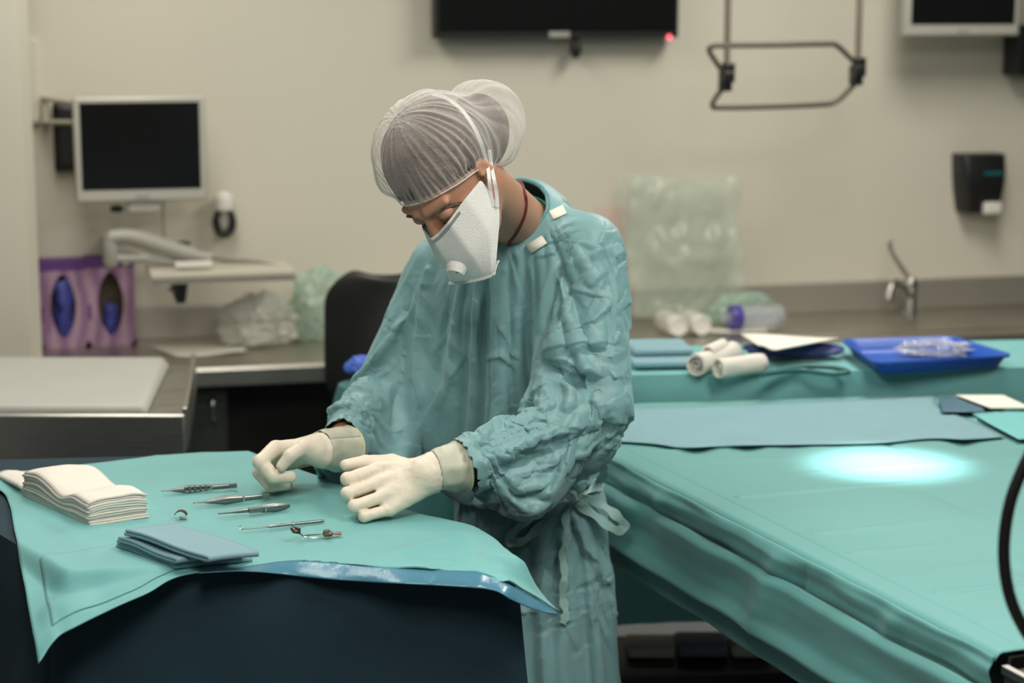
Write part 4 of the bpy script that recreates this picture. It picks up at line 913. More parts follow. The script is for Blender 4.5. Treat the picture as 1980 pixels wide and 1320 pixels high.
tag(obj('clear_packaging', crumple((p[0], p[1] + .01, KZ + .006), (0.088, 0.045, 0.02), 30.0, 0.9, 40, 3.5), 'clear'), 'crumpled clear plastic packaging lying inside the blue tray', 'packaging')
# ------------------------------------------------------------------ teal draped stool behind the person
cxp = PY(735, 760, 4.66); G = []
for i in range(22):
    v = i / 21; z = 0.935 * (1 - v) + 0.25 * v; row = []
    for j in range(61):
        q = 2 * math.pi * j / 60; r = (0.09 + 0.15 * v ** 0.8) * (1 + 0.10 * v * mnoise.noise(Vector((math.cos(q) * 2.2, math.sin(q) * 2.2, v)))); r = r if i else 0.0
        row.append((cxp[0] + r * math.cos(q), 4.68 + r * 0.8 * math.sin(q), z))
    G.append(row)
tag(obj('draped_stand', MB().grid(G), mat('dark_teal_cover', (0.05, 0.17, 0.165), 0.7)), 'teal covered stand behind the right elbow of the person', 'draped stand')  # dark teal is the cover's own even colour
p = PY(684, 672, 4.66)
tag(obj('blue_glove_pack', crumple((p[0] + .03, 4.68, 0.925), (0.055, 0.04, 0.028), 40.0, 0.25), mat('glove_blue', (0.05, 0.12, 0.50), 0.5)), 'small blue bundle on the teal covered stand in front of the chair', 'bundle')
# ------------------------------------------------------------------ black cable loop at the right edge
pts = [PY(x, y, 2.42) for x, y in [(2060, -300), (2075, 300), (2040, 760), (2005, 850), (1978, 905), (1955, 965), (1943, 1030), (1942, 1090), (1952, 1150), (1972, 1200), (2000, 1240), (2060, 1275), (2120, 1240), (2140, 1100), (2120, 900), (2100, 500), (2110, -300)]]
tag(obj('cable_loop', MB().tube(smooth_path([tuple(p) for p in pts], 8), 0.0078, 14), 'hose'), 'thick black cable hanging in a loop at the right edge in front of the table', 'cable')
# ================================================================== signed distance toolkit
def V3(p): return np.array([p[0], p[1], p[2]], dtype=np.float64)
def rcone(P, a, b, ra, rb):
    a = V3(a); d = V3(b) - a; t = np.clip(((P - a) @ d) / (d @ d), 0, 1)
    q = P - a - t[..., None] * d
    return np.sqrt((q * q).sum(-1)) - (ra + (rb - ra) * t)
def ell(P, c, rad, R=None):
    q = P - V3(c)
    if R is not None: q = q @ R            # columns of R: local axes
    r = np.array(rad, dtype=np.float64); k0 = np.sqrt(((q / r) ** 2).sum(-1)) + 1e-9; k1 = np.sqrt(((q / (r * r)) ** 2).sum(-1)) + 1e-9
    return k0 * (k0 - 1) / k1
def smin(a, b, k):
    h = np.clip(0.5 + 0.5 * (b - a) / k, 0, 1); return b * (1 - h) + a * h - k * h * (1 - h)
def smax(a, b, k): return -smin(-a, -b, k)
def chain(P, pts, k=0.0):
    d = None
    for i in range(len(pts) - 1):
        e = rcone(P, pts[i][0], pts[i + 1][0], pts[i][1], pts[i + 1][1]); d = e if d is None else (np.minimum(d, e) if k == 0 else smin(d, e, k))
    return d
def sdf_mesh(fn, lo, hi, vox):
    lo = np.array(lo, float); n = np.ceil((np.array(hi) - lo) / vox).astype(int) + 1
    D = np.empty(tuple(n), np.float32); ys = lo[1] + np.arange(n[1]) * vox; zs = lo[2] + np.arange(n[2]) * vox; Yg, Zg = np.meshgrid(ys, zs, indexing='ij')
    for i in range(0, n[0], 8):
        xs = lo[0] + np.arange(i, min(i + 8, n[0])) * vox
        P = np.empty((len(xs), n[1], n[2], 3)); P[..., 0] = xs[:, None, None]; P[..., 1] = Yg; P[..., 2] = Zg
        D[i:i + 8] = fn(P)
    g = openvdb.FloatGrid(background=1.0); g.copyFromArray(D)
    v, t, q = None, None, None
    r = g.convertToQuads(isovalue=0.0); v, q = r[0], r[1]
    return np.asarray(v, float) * vox + lo, np.asarray(q)
def mesh_obj(name, v, q, m, parent=None, smooth=True):
    me = bpy.data.meshes.new(name); me.from_pydata([tuple(p) for p in v.tolist()], [], [tuple(f) for f in np.asarray(q).tolist()]); me.update()
    o = bpy.data.objects.new(name, me); COL.objects.link(o); me.materials.append(M[m] if isinstance(m, str) else m)
    if smooth: me.shade_smooth()
    if parent is not None: o.parent = parent
    return o
def compact(v, q, keep):
    q = q[keep]; u, inv = np.unique(q, return_inverse=True); return v[u], inv.reshape(q.shape)
def vnormals(v, q):
    n = np.cross(v[q[:, 2]] - v[q[:, 0]], v[q[:, 3]] - v[q[:, 1]]); N = np.zeros_like(v)
    for k in range(4): np.add.at(N, q[:, k], n)
    return N / (np.linalg.norm(N, axis=1, keepdims=True) + 1e-12)
def relax(v, q, it=3, w=0.5, fixed=None):
    e = np.concatenate([q[:, [0, 1]], q[:, [1, 2]], q[:, [2, 3]], q[:, [3, 0]]])
    for _ in range(it):
        s = np.zeros_like(v); c = np.zeros(len(v)); np.add.at(s, e[:, 0], v[e[:, 1]]); np.add.at(s, e[:, 1], v[e[:, 0]]); np.add.at(c, e[:, 0], 1); np.add.at(c, e[:, 1], 1)
        d = (s / np.maximum(c, 1)[:, None] - v) * w
        if fixed is not None: d[fixed] = 0
        v = v + d
    return v
# ================================================================== skeleton (world points)
J = dict(neck=PY(1016, 440, 3.70), chest=PY(1000, 590, 3.74), belly=PY(985, 800, 3.76), hips=PY(1028, 950, 3.82), Lsh=PY(1146, 478, 3.61), Rsh=PY(848, 512, 3.86),
         Lel=PY(1172, 775, 3.51), Lmid=PY(1040, 842, 3.44), Lcuf=PY(905, 900, 3.385), Lwr=PY(862, 905, 3.37),
         Rel=PY(730, 752, 3.82), Rmid=PY(672, 808, 3.68), Rcuf=PY(660, 862, 3.57), Rwr=PY(638, 868, 3.535))
J['col'] = PY(1012, 424, 3.715)
J = {k: V3(p) for k, p in J.items()}
ld = np.array([0.82, -0.57, 0]); ld /= np.linalg.norm(ld); fd = np.array([ld[1], -ld[0], 0]); RT = np.stack([ld, fd, [0, 0, 1.0]], 1)   # left, forward, up
BELTZ = 0.875
# head frame
hn = np.array([-.30, -.55, -.78]); hn /= np.linalg.norm(hn); hs = np.array([.72, -.65, .25]); hs -= hn * (hs @ hn); hs /= np.linalg.norm(hs); hu = np.cross(hs, hn)
if hu[2] < 0: hu = -hu
HR = np.stack([hs, hn, hu], 1); HC = V3(PY(864, 345, 3.374))
def hl(s, n, u): return HC + hs * s + hn * n + hu * u
# ------------------------------------------------------------------ hands
def finger(P, pts, r0, r1, k=0.004):
    n = len(pts); rr = np.linspace(r0, r1, n); return chain(P, [(PY(*p), r) for p, r in zip(pts, rr)])
LH = dict(f=[[(735, 905, 3.385), (672, 926, 3.35), (690, 940, 3.385), (725, 935, 3.40)], [(730, 933, 3.36), (672, 954, 3.33), (694, 968, 3.365), (728, 960, 3.385)],
             [(738, 960, 3.34), (685, 978, 3.315), (706, 988, 3.35), (738, 980, 3.37)], [(752, 985, 3.33), (704, 998, 3.312), (722, 1000, 3.345), (748, 994, 3.36)]],
          t=[(812, 915, 3.40), (758, 893, 3.42), (706, 893, 3.40), (668, 899, 3.385)], w=(868, 906, 3.375), el=(1000, 862, 3.42))
RH = dict(f=[[(532, 866, 3.50), (504, 893, 3.465), (528, 921, 3.455), (562, 922, 3.465)], [(524, 882, 3.53), (503, 914, 3.50), (522, 938, 3.49), (552, 936, 3.50)],
             [(527, 896, 3.56), (512, 924, 3.535), (530, 941, 3.52), (556, 938, 3.53)], [(538, 906, 3.585), (526, 928, 3.565), (540, 941, 3.555), (560, 938, 3.56)]],
          t=[(622, 878, 3.495), (588, 864, 3.475), (561, 881, 3.455), (545, 901, 3.45)], w=(645, 866, 3.535), k=1.16, el=(700, 805, 3.70))
def hand_sdf(P, H, off=0.0):
    w = PY(*H['w']); d = None
    for i, f in enumerate(H['f']):
        m_ = PY(*f[0]); mid = w * 0.45 + m_ * 0.55
        e = chain(P, [(w, 0.024), (mid, 0.0185), (m_, 0.0125)]); d = e if d is None else smin(d, e, 0.012)
    tb = [PY(*p) for p in H['t']]
    d = smin(d, rcone(P, tb[0], tb[1], 0.020, 0.0145), 0.012)
    for i, f in enumerate(H['f']):
        pts = [PY(*p) for p in f]; r = [0.0122, 0.0118, 0.0110, 0.0100][i] * H.get('k', 1)
        e = chain(P, [(pts[0], r), (pts[1], r * 0.93), (pts[2], r * 0.86), (pts[3], r * 0.74)], 0.003)
        # knuckle swelling
        e = smin(e, np.sqrt(((P - pts[1]) ** 2).sum(-1)) - r * 0.98, 0.004)
        d = smin(d, e, 0.0035)
    e = chain(P, [(tb[1], 0.0135), (tb[2], 0.0122), (tb[3], 0.0098)], 0.003); d = smin(d, e, 0.004)
    return d - off
def box_of(pts, pad): A = np.array([V3(p) for p in pts]); return A.min(0) - pad, A.max(0) + pad
# ------------------------------------------------------------------ body (one continuous surface: head, neck, trunk, arms, hands, legs)
def head_sdf(P):
    q = (P - HC) @ HR; z3 = np.zeros(3)
    d = ell(q, (0, -0.014, 0.022), (0.077, 0.098, 0.092))
    d = smin(d, ell(q, (0, 0.030, -0.055), (0.058, 0.062, 0.078)), 0.03)
    d = smin(d, ell(q, (0, 0.060, -0.105), (0.026, 0.024, 0.022)), 0.02)
    for s in (-1, 1):
        d = smin(d, ell(q, (s * 0.043, 0.045, -0.035), (0.024, 0.026, 0.026)), 0.015)         # cheek
        d = smin(d, rcone(q, (s * 0.012, 0.086, 0.022), (s * 0.050, 0.070, 0.022), 0.009, 0.007), 0.010)   # brow
        d = smax(d, -ell(q, (s * 0.031, 0.104, 0.002), (0.020, 0.020, 0.0135)), 0.010)        # socket
        d = smin(d, ell(q, (s * 0.031, 0.073, 0.001), (0.0155, 0.0155, 0.0125)), 0.003)       # lowered lid
        d = smin(d, ell(q, (s * 0.079, -0.012, -0.012), (0.006, 0.017, 0.028)), 0.005)        # ear
        d = smax(d, -ell(q, (s * 0.087, -0.008, -0.010), (0.006, 0.009, 0.016)), 0.004)
    d = smin(d, rcone(q, (0, 0.086, 0.008), (0, 0.108, -0.034), 0.0075, 0.0105), 0.010)
    for s in (-1, 1): d = smin(d, ell(q, (s * 0.011, 0.098, -0.040), (0.008, 0.010, 0.007)), 0.005)
    d = smin(d, ell(q, (0, 0.086, -0.070), (0.024, 0.010, 0.006)), 0.006); d = smin(d, ell(q, (0, 0.084, -0.080), (0.021, 0.010, 0.006)), 0.005)
    d = smin(d, chain(P, [(hl(0, -0.030, -0.060), 0.052), (J['neck'] + [0, 0, 0.0], 0.054), (J['neck'] + [0, 0, -0.04], 0.068)], 0.01), 0.022)
    return d
legs = [(J['hips'] + ld * s * 0.09 + [0, 0, -0.03], J['hips'] + ld * s * 0.10 + fd * 0.02 + [0, 0, -0.43], J['hips'] + ld * s * 0.10 + [0, 0, -0.80]) for s in (1, -1)]
def trunk_sdf(P):
    d = rcone(P, J['Lsh'] - ld * .03, J['Rsh'] + ld * .03, 0.055, 0.055)
    d = smin(d, ell(P, J['chest'], (0.155, 0.105, 0.17), RT), 0.05); d = smin(d, ell(P, J['belly'] + ld * .02, (0.125, 0.09, 0.17), RT), 0.06)
    d = smin(d, ell(P, J['hips'], (0.115, 0.085, 0.12), RT), 0.05)
    for s, A in (('L', LH), ('R', RH)):
        d = smin(d, chain(P, [(J[s + 'sh'], 0.048), (J[s + 'el'], 0.036), (PY(*A['w']), 0.024)], 0.01), 0.025)
    for a, b, c in legs:
        d = smin(d, chain(P, [(a, 0.066), (b, 0.054), (c, 0.036)], 0.02), 0.04)
        d = smin(d, chain(P, [(c, 0.036), (c + fd * 0.02 + [0, 0, -0.03], 0.034), (c + fd * 0.16 + [0, 0, -0.045], 0.025)], 0.01), 0.02)
    return d
def body_sdf(P):
    d = smin(trunk_sdf(P), head_sdf(P), 0.03)
    d = smin(d, hand_sdf(P, LH, -0.003), 0.008); return smin(d, hand_sdf(P, RH, -0.003), 0.008)
bl, bh = box_of(list(J.values()) + [hl(0, 0, 0), legs[0][2], legs[1][2], PY(490, 950, 3.5)], 0.2); bl[2] = 0.0
# coarse hidden trunk + fine head merged through one field is costly: mesh the field at 7 mm, refine the head at 2.6 mm
bv, bq = sdf_mesh(body_sdf, bl, bh, 0.009)
person = mesh_obj('person', bv, bq, 'skin')
def refine_head(o):
    import bmesh
    bm = bmesh.new(); bm.from_mesh(o.data); hc = Vector(HC)
    ed = [e for e in bm.edges if ((e.verts[0].co + e.verts[1].co) / 2 - hc).length < 0.165]
    bmesh.ops.subdivide_edges(bm, edges=ed, cuts=3, use_grid_fill=True)
    vs = [v for v in bm.verts if (v.co - hc).length < 0.16]; A = np.array([v.co[:] for v in vs])
    for _ in range(3):
        d = body_sdf_fast(A); g = np.stack([body_sdf_fast(A + np.eye(3)[k] * 5e-4) - body_sdf_fast(A - np.eye(3)[k] * 5e-4) for k in range(3)], 1) / 1e-3
        g /= np.linalg.norm(g, axis=1, keepdims=True) + 1e-9; A = A - g * np.clip(d, -.004, .004)[:, None]
    for v, p in zip(vs, A): v.co = p
    bm.to_mesh(o.data); bm.free(); o.data.shade_smooth()
def body_sdf_fast(P): return smin(trunk_sdf(P), head_sdf(P), 0.03)
refine_head(person)
tag(person, 'person in teal surgical gown, white cap, respirator and gloves leaning over the instrument table', 'person')
def stick(vv, fn, it=2):
    """pull vertices onto the zero set"""
    for _ in range(it):
        d = fn(vv); g = np.stack([fn(vv + np.eye(3)[k] * 1e-3) - fn(vv - np.eye(3)[k] * 1e-3) for k in range(3)], 1) / 2e-3; g /= np.linalg.norm(g, axis=1, keepdims=True) + 1e-9; vv = vv - g * d[:, None]
    return vv

# ------------------------------------------------------------------ gown
def gown_sdf(P):
    d = rcone(P, J['Lsh'] - ld * .01 + [0, 0, -.004], J['Rsh'] + ld * .02 + [0, 0, -.012], 0.080, 0.078)
    d = smin(d, rcone(P, J['col'] + [0, 0, -0.07], J['col'] + [0.0, 0.0, 0.0], 0.112, 0.078), 0.06)
    d = smin(d, ell(P, J['chest'], (0.185, 0.135, 0.21), RT), 0.05)
    d = smin(d, ell(P, J['belly'] + [0, 0, 0.03], (0.195, 0.150, 0.19), RT), 0.08)
    d = smin(d, ell(P, J['hips'], (0.150, 0.125, 0.14), RT), 0.03)
    d = smin(d, chain(P, [(J['hips'] + [0, 0, -.12], 0.135), (J['hips'] + [0.052, 0, -.20], 0.165), (J['hips'] + [0.064, 0, -.38], 0.182), (J['hips'] + [0.064, 0, -.70], 0.192)]), 0.05)
    d = smin(d, chain(P, [(J['Lsh'] + [0.014, 0, -0.02], 0.086), (J['Lel'] + [-0.004, 0.01, 0.03], 0.088), (J['Lmid'], 0.080), (J['Lcuf'], 0.048), (J['Lcuf'] * 2 - PY(920, 895, 3.39), 0.045)], 0.015), 0.03)
    d = smin(d, chain(P, [(J['Rsh'] + [-0.004, 0, -0.02], 0.078), (J['Rel'], 0.084), (J['Rmid'], 0.080), (J['Rcuf'], 0.046), (J['Rwr'], 0.043)], 0.015), 0.03)
    return d
gl, gh = box_of([J[k] for k in ('neck', 'Lsh', 'Rsh', 'Lel', 'Rel', 'Lcuf', 'Rcuf', 'Lmid', 'Rmid', 'hips')], 0.24); gl[2] = 0.18
gv, gq = sdf_mesh(gown_sdf, gl, gh, 0.0085)
def faces_ok(v, q):
    c = v[q].mean(1)
    na = J['neck'] + np.array([0.0, 0.0, 0.03]); ax = V3(hl(0, -0.03, -0.06)) - J['neck']; ax /= np.linalg.norm(ax)
    rel = c - J['col']; h = rel @ ax; r = np.linalg.norm(rel - h[:, None] * ax, axis=1)
    bad = (h > 0.004) & (r < 0.0665)
    lc = J['Lcuf'] - J['Lmid']; lc /= np.linalg.norm(lc); bad |= ((c - J['Lcuf']) @ lc > 0.004) & (np.linalg.norm(c - J['Lcuf'], axis=1) < 0.12)
    rc = J['Rwr'] - J['Rcuf']; rc /= np.linalg.norm(rc); bad |= ((c - J['Rcuf']) @ rc > 0.0) & (np.linalg.norm(c - J['Rcuf'], axis=1) < 0.10)
    bad |= c[:, 2] < 0.22
    return ~bad
gv, gq = compact(gv, gq, faces_ok(gv, gq))
gown = mesh_obj('gown', gv, gq, 'gown')
import time as _t; _t0 = _t.time()
def run_cloth(o, collider, pin, frames=28, shrink=-0.12):
    vg = o.vertex_groups.new(name='pin')
    for i, w in enumerate(pin):
        if w > 0: vg.add([i], float(w), 'REPLACE')
    cm = collider.modifiers.new('col', 'COLLISION'); collider.collision.thickness_outer = 0.004; collider.collision.cloth_friction = 12
    c = o.modifiers.new('cloth', 'CLOTH'); s = c.settings
    s.quality = 5; s.mass = 0.2; s.tension_stiffness = 18; s.compression_stiffness = 18; s.shear_stiffness = 4; s.bending_stiffness = 1.2
    s.tension_damping = 12; s.compression_damping = 12; s.shear_damping = 8; s.bending_damping = 0.6; s.air_damping = 3
    s.vertex_group_mass = 'pin'; s.pin_stiffness = 1.0; s.shrink_min = shrink; s.use_dynamic_mesh = False
    c.collision_settings.distance_min = 0.004; c.collision_settings.use_self_collision = False; c.collision_settings.collision_quality = 2
    c.point_cache.frame_start = 1; c.point_cache.frame_end = frames
    for f in range(1, frames + 1): S.frame_set(f)
    dg = bpy.context.evaluated_depsgraph_get(); ev = o.evaluated_get(dg); me = bpy.data.meshes.new_from_object(ev)
    n = len(me.vertices); co = np.empty(n * 3); me.vertices.foreach_get('co', co); o.modifiers.clear(); collider.modifiers.clear(); S.frame_set(1)
    return co.reshape(-1, 3)
def pin_w(v):
    w = np.zeros(len(v)); ax = V3(hl(0, -0.03, -0.06)) - J['neck']; ax /= np.linalg.norm(ax); rel = v - J['col']; h = rel @ ax; r = np.linalg.norm(rel - h[:, None] * ax, axis=1)
    w[(h > -0.03) & (r < 0.09)] = 1
    for k in ('Lcuf', 'Rcuf'): w[np.linalg.norm(v - J[k], axis=1) < 0.055] = 1
    w[v[:, 2] < 0.24] = 1
    d = np.abs(v[:, 2] - BELTZ); w = np.maximum(w, np.where((d < 0.012) & (v[:, 0] > J['hips'][0] - .3) & (v[:, 1] > J['hips'][1] - 0.18), 0.9, 0))
    return w
from mathutils.bvhtree import BVHTree
co = run_cloth(gown, person, pin_w(gv))
gown.data.vertices.foreach_set('co', co.ravel()); gown.data.update(); gown.parent = person
def subdivided(o, lv=1):
    m = o.modifiers.new('s', 'SUBSURF'); m.levels = lv; dg = bpy.context.evaluated_depsgraph_get(); me = bpy.data.meshes.new_from_object(o.evaluated_get(dg)); o.modifiers.clear(); old = o.data; o.data = me; bpy.data.meshes.remove(old); me.shade_smooth()
    c = np.empty(len(me.vertices) * 3); me.vertices.foreach_get('co', c); n = np.empty(len(me.vertices) * 3); me.vertices.foreach_get('normal', n); return c.reshape(-1, 3), n.reshape(-1, 3)
gc, gn = subdivided(gown)
def refine_front(o, c, n):
    import bmesh
    bm = bmesh.new(); bm.from_mesh(o.data); bm.verts.ensure_lookup_table()
    view = c - np.array([0, 0, CAMH]); f_ = ((n * view).sum(1) / np.linalg.norm(view, axis=1) < 0.10) & (c[:, 2] > 0.62)
    ed = [e for e in bm.edges if f_[e.verts[0].index] and f_[e.verts[1].index]]
    bmesh.ops.subdivide_edges(bm, edges=ed, cuts=1, use_grid_fill=True, smooth=0.3); bm.to_mesh(o.data); bm.free(); o.data.shade_smooth(); me = o.data
    c = np.empty(len(me.vertices) * 3); me.vertices.foreach_get('co', c); n = np.empty(len(me.vertices) * 3); me.vertices.foreach_get('normal', n); return c.reshape(-1, 3), n.reshape(-1, 3)
gc, gn = refine_front(gown, gc, gn)
def seg_dist(P, a, b):
    d = b - a; t = np.clip(((P - a) @ d) / (d @ d), 0, 1); q = P - a - t[:, None] * d; return np.sqrt((q * q).sum(1)), t
def tri(x): return 1 - 4 * np.abs((x % 1.0) - 0.5)          # sharp ridges
def noise_v(P, s, off=0.0):
    return np.array([mnoise.noise(Vector((p[0] * s + off, p[1] * s, p[2] * s))) for p in P])
n1 = noise_v(gc, 5.0, 3.0); n2 = noise_v(gc, 9.0, 11.0); n3 = noise_v(gc, 4.0, 40.0)
aL = np.minimum(seg_dist(gc, J['Lsh'], J['Lel'])[0], np.minimum(seg_dist(gc, J['Lel'], J['Lmid'])[0], seg_dist(gc, J['Lmid'], J['Lcuf'])[0]))
aR = np.minimum(seg_dist(gc, J['Rsh'], J['Rel'])[0], np.minimum(seg_dist(gc, J['Rel'], J['Rmid'])[0], seg_dist(gc, J['Rmid'], J['Rcuf'])[0]))
arm = np.clip(1.25 - np.minimum(aL, aR) / 0.11, 0, 1); up = np.clip((gc[:, 2] - 0.9) / 0.1, 0, 1)
elb = np.exp(-(np.minimum(np.linalg.norm(gc - J['Lel'], axis=1), np.linalg.norm(gc - J['Rel'], axis=1)) / 0.16) ** 2)
def wave(dirv, freq, warp, mask, amp):
    dirv = np.array(dirv, float); dirv /= np.linalg.norm(dirv); return amp * tri(gc @ dirv * freq + warp) * mask
disp = np.zeros(len(gc))
m1 = np.clip(n1 * 3 + 0.25, 0, 1); m2 = np.clip(-n1 * 3 + 0.25, 0, 1); m3 = np.clip(n2 * 3 + .2, 0, 1); m4 = np.clip(n3 * 3 + .1, 0, 1)
disp += wave((0.6, 0.2, 0.8), 9.0, n2 * 1.6 + n1, arm * m1, 0.0022) + wave((-0.7, .3, 0.55), 11.0, n1 * 2.0, arm * m2, 0.0018)
disp += wave((0.3, 0.0, 1.0), 15.0, n3 * 2.5, elb * m3, 0.0014)
disp += wave((1.0, -0.5, 0.25), 6.5, n1 * 1.6 + n2 * .4, (1 - arm) * m4 * up, 0.0022)
disp += wave((1.0, -0.5, 0.05), 8.0, n1 * 1.2, (1 - up), 0.0025)
gc = gc + gn * disp[:, None]
polys = [tuple(p.vertices) for p in gown.data.polygons]
camo = Vector((0, 0, CAMH))
def hit(tree, px, py, off=0.002, Y=3.7):
    d = Vector(ray(px, py)).normalized(); r = tree.ray_cast(camo, d)
    if r[0] is None: return Vector(PY(px, py, Y))
    return r[0] - d * off
G0 = BVHTree.FromPolygons([tuple(p) for p in gc], polys)
def crease(pts, amp, w, soft=False, flip=1):
    """fold running over the surface through the given points: sharp ridge (amp > 0) or valley (amp < 0)"""
    global gc
    P = [np.array(hit(G0, x, y, 0)) for x, y in pts]; lo = np.min(P, 0) - w * 2; hi = np.max(P, 0) + w * 2
    idx = np.where(((gc > lo) & (gc < hi)).all(1))[0]
    if not len(idx): return
    Q = gc[idx]; tot = sum(np.linalg.norm(P[i + 1] - P[i]) for i in range(len(P) - 1)); best = np.full(len(idx), 9.0); ta = np.zeros(len(idx)); acc = 0; side = np.ones(len(idx))
    for i in range(len(P) - 1):
        L = np.linalg.norm(P[i + 1] - P[i]) + 1e-9; d, t_ = seg_dist(Q, P[i], P[i + 1]); k = d < best; best[k] = d[k]; ta[k] = (acc + t_[k] * L) / tot; acc += L; side[k] = np.sign((np.cross(P[i + 1] - P[i], Q - P[i]) * gn[idx]).sum(1))[k]
    if not soft: best = best * np.where(side * flip > 0, 0.50, 1.7)
    prof = np.exp(-(best / w * 1.8) ** 2) if soft else np.clip(1 - best / w, 0, 1) ** 1.2
    taper = np.clip(np.sin(np.pi * np.clip(ta, 0.02, 0.98)) * 1.6, 0, 1)
    gc[idx] = Q + gn[idx] * (amp * prof * taper)[:, None]
BIG = [  # main folds of the gown
 ([(1090, 500), (1062, 580), (1040, 650), (1030, 730)], -.016, .030), ([(1120, 470), (1085, 540), (1060, 620)], .012, .022), ([(1160, 500), (1110, 560), (1060, 660)], .008, .016),
 ([(1036, 688), (1100, 672), (1180, 662)], .018, .034), ([(1038, 704), (1100, 730), (1160, 765), (1210, 742)], -.030, .028), ([(1045, 690), (1110, 708), (1165, 742), (1205, 725)], .012, .018), ([(1050, 700), (1120, 722), (1180, 730)], .012, .020),
 ([(1090, 650), (1150, 620), (1190, 590)], .007, .014), ([(1080, 700), (1100, 760), (1090, 800)], .010, .018), ([(1175, 590), (1178, 640), (1165, 690)], -.006, .012),
 ([(905, 872), (960, 820), (1020, 780), (1075, 742)], .012, .020), ([(930, 880), (1000, 845), (1080, 812), (1130, 790)], -.010, .018), ([(915, 905), (1000, 868), (1090, 835), (1160, 815)], .011, .018),
 ([(930, 935), (1020, 900), (1110, 860)], -.008, .014), ([(940, 955), (1040, 912), (1150, 865)], .012, .020), ([(1130, 780), (1170, 830), (1160, 880)], -.008, .014), ([(1200, 740), (1215, 800), (1195, 870)], .009, .014),
 ([(1190, 480), (1188, 560), (1186, 640), (1184, 700)], .004, .008), ([(1000, 790), (1040, 800), (1080, 790)], -.006, .010), ([(960, 850), (1010, 830), (1060, 825)], .006, .010),
 ([(640, 745), (690, 755), (735, 800)], .012, .020), ([(600, 800), (660, 790), (715, 830)], .012, .018), ([(660, 770), (700, 785), (735, 850)], -.010, .014), ([(700, 660), (720, 720), (745, 760)], -.008, .016),
 ([(790, 540), (775, 640), (765, 760), (755, 860)], -.014, .024), ([(820, 560), (800, 680), (790, 820)], .008, .022), ([(870, 570), (850, 680), (835, 760)], -.008, .022), ([(905, 570), (900, 700)], .006, .02),
 ([(745, 590), (720, 650), (700, 700)], .006, .014), ([(940, 560), (925, 640), (930, 720)], -.006, .018), ([(960, 620), (985, 680), (1010, 700)], .004, .008), ([(930, 700), (970, 690), (1000, 720)], .005, .009),
 ([(860, 870), (900, 845), (960, 800)], .004, .008), ([(850, 800), (870, 730), (900, 690)], .004, .010), ([(830, 450 + 60), (815, 560)], .006, .014), ([(1030, 500), (1070, 490), (1110, 440)], .005, .008), ([(1060, 470), (1090, 440), (1130, 430)], .006, .010),
 ([(1105, 985), (1130, 1060), (1165, 1120), (1195, 1140)], .012, .020), ([(1120, 975), (1160, 1040), (1190, 1090)], .010, .016), ([(1090, 990), (1060, 1060), (1040, 1130)], -.010, .030), ([(1130, 1010), (1150, 1120), (1160, 1250)], -.008, .022),
 ([(940, 1172), (1010, 1184), (1070, 1182), (1150, 1170)], .004, .008), ([(1140, 1185), (1170, 1230), (1200, 1300)], .006, .012), ([(1060, 1000), (1000, 1080)], .008, .02), ([(1180, 1150), (1196, 1230), (1205, 1310)], .008, .014)]
for c_ in BIG: crease(*c_)
rr = random.Random(5)
def small(n, x0, x1, y0, y1, ang, spread, l0, l1, a0, a1):
    for _ in range(n):
        x = rr.uniform(x0, x1); y = rr.uniform(y0, y1); q = math.radians(ang + rr.uniform(-spread, spread)); L = rr.uniform(l0, l1); b_ = rr.uniform(-.5, .5)
        pts = [(x + L * t_ * math.cos(q) - L * b_ * .35 * math.sin(q) * t_ * (1 - t_) * 2, y - L * t_ * math.sin(q) + L * b_ * .35 * math.cos(q) * t_ * (1 - t_) * 2) for t_ in (0, .33, .66, 1)]
        crease(pts, rr.choice((1, 1, -1)) * rr.uniform(a0, a1), rr.uniform(.006, .011), flip=rr.choice((1, -1)))
small(26, 900, 1190, 770, 950, 25, 18, 80, 190, .0020, .0050)
small(26, 1040, 1220, 440, 720, 40, 60, 50, 130, .0015, .0040)
small(30, 790, 1040, 500, 880, 75, 50, 50, 160, .0012, .0028)
small(35, 590, 770, 560, 870, 40, 60, 30, 80, .0015, .0045)
small(40, 920, 1200, 990, 1300, 80, 70, 40, 140, .0015, .0035)
small(25, 1180, 1238, 480, 860, 70, 50, 25, 70, .002, .005)
for _ in range(2):          # keep the cloth off the body
    for a0_ in range(0, len(gc), 60000):
        Q = gc[a0_:a0_ + 60000]; d = trunk_sdf(Q); k = d < 0.005
        if k.any():
            q = Q[k]; g = np.stack([trunk_sdf(q + np.eye(3)[j] * 1e-3) - trunk_sdf(q - np.eye(3)[j] * 1e-3) for j in range(3)], 1); g /= np.linalg.norm(g, axis=1, keepdims=True) + 1e-9; Q[k] = q + g * (0.006 - d[k])[:, None]
gown.data.vertices.foreach_set('co', gc.ravel()); gown.data.update()
ms = gown.modifiers.new('solid', 'SOLIDIFY'); ms.thickness = 0.0012; ms.offset = 1
GB = BVHTree.FromPolygons([tuple(p) for p in gc], polys)
low = [f for f in polys if gc[f[0]][2] < 0.90 and arm[f[0]] < 0.02]; GS = BVHTree.FromPolygons([tuple(p) for p in gc], low)
def near(tree, p, off): 
    r = tree.find_nearest(Vector(p)); n = r[1]; n = n if n.dot(Vector(p) - r[0]) > 0 or (Vector(p) - r[0]).length < 1e-6 else -n; return r[0] + n * off
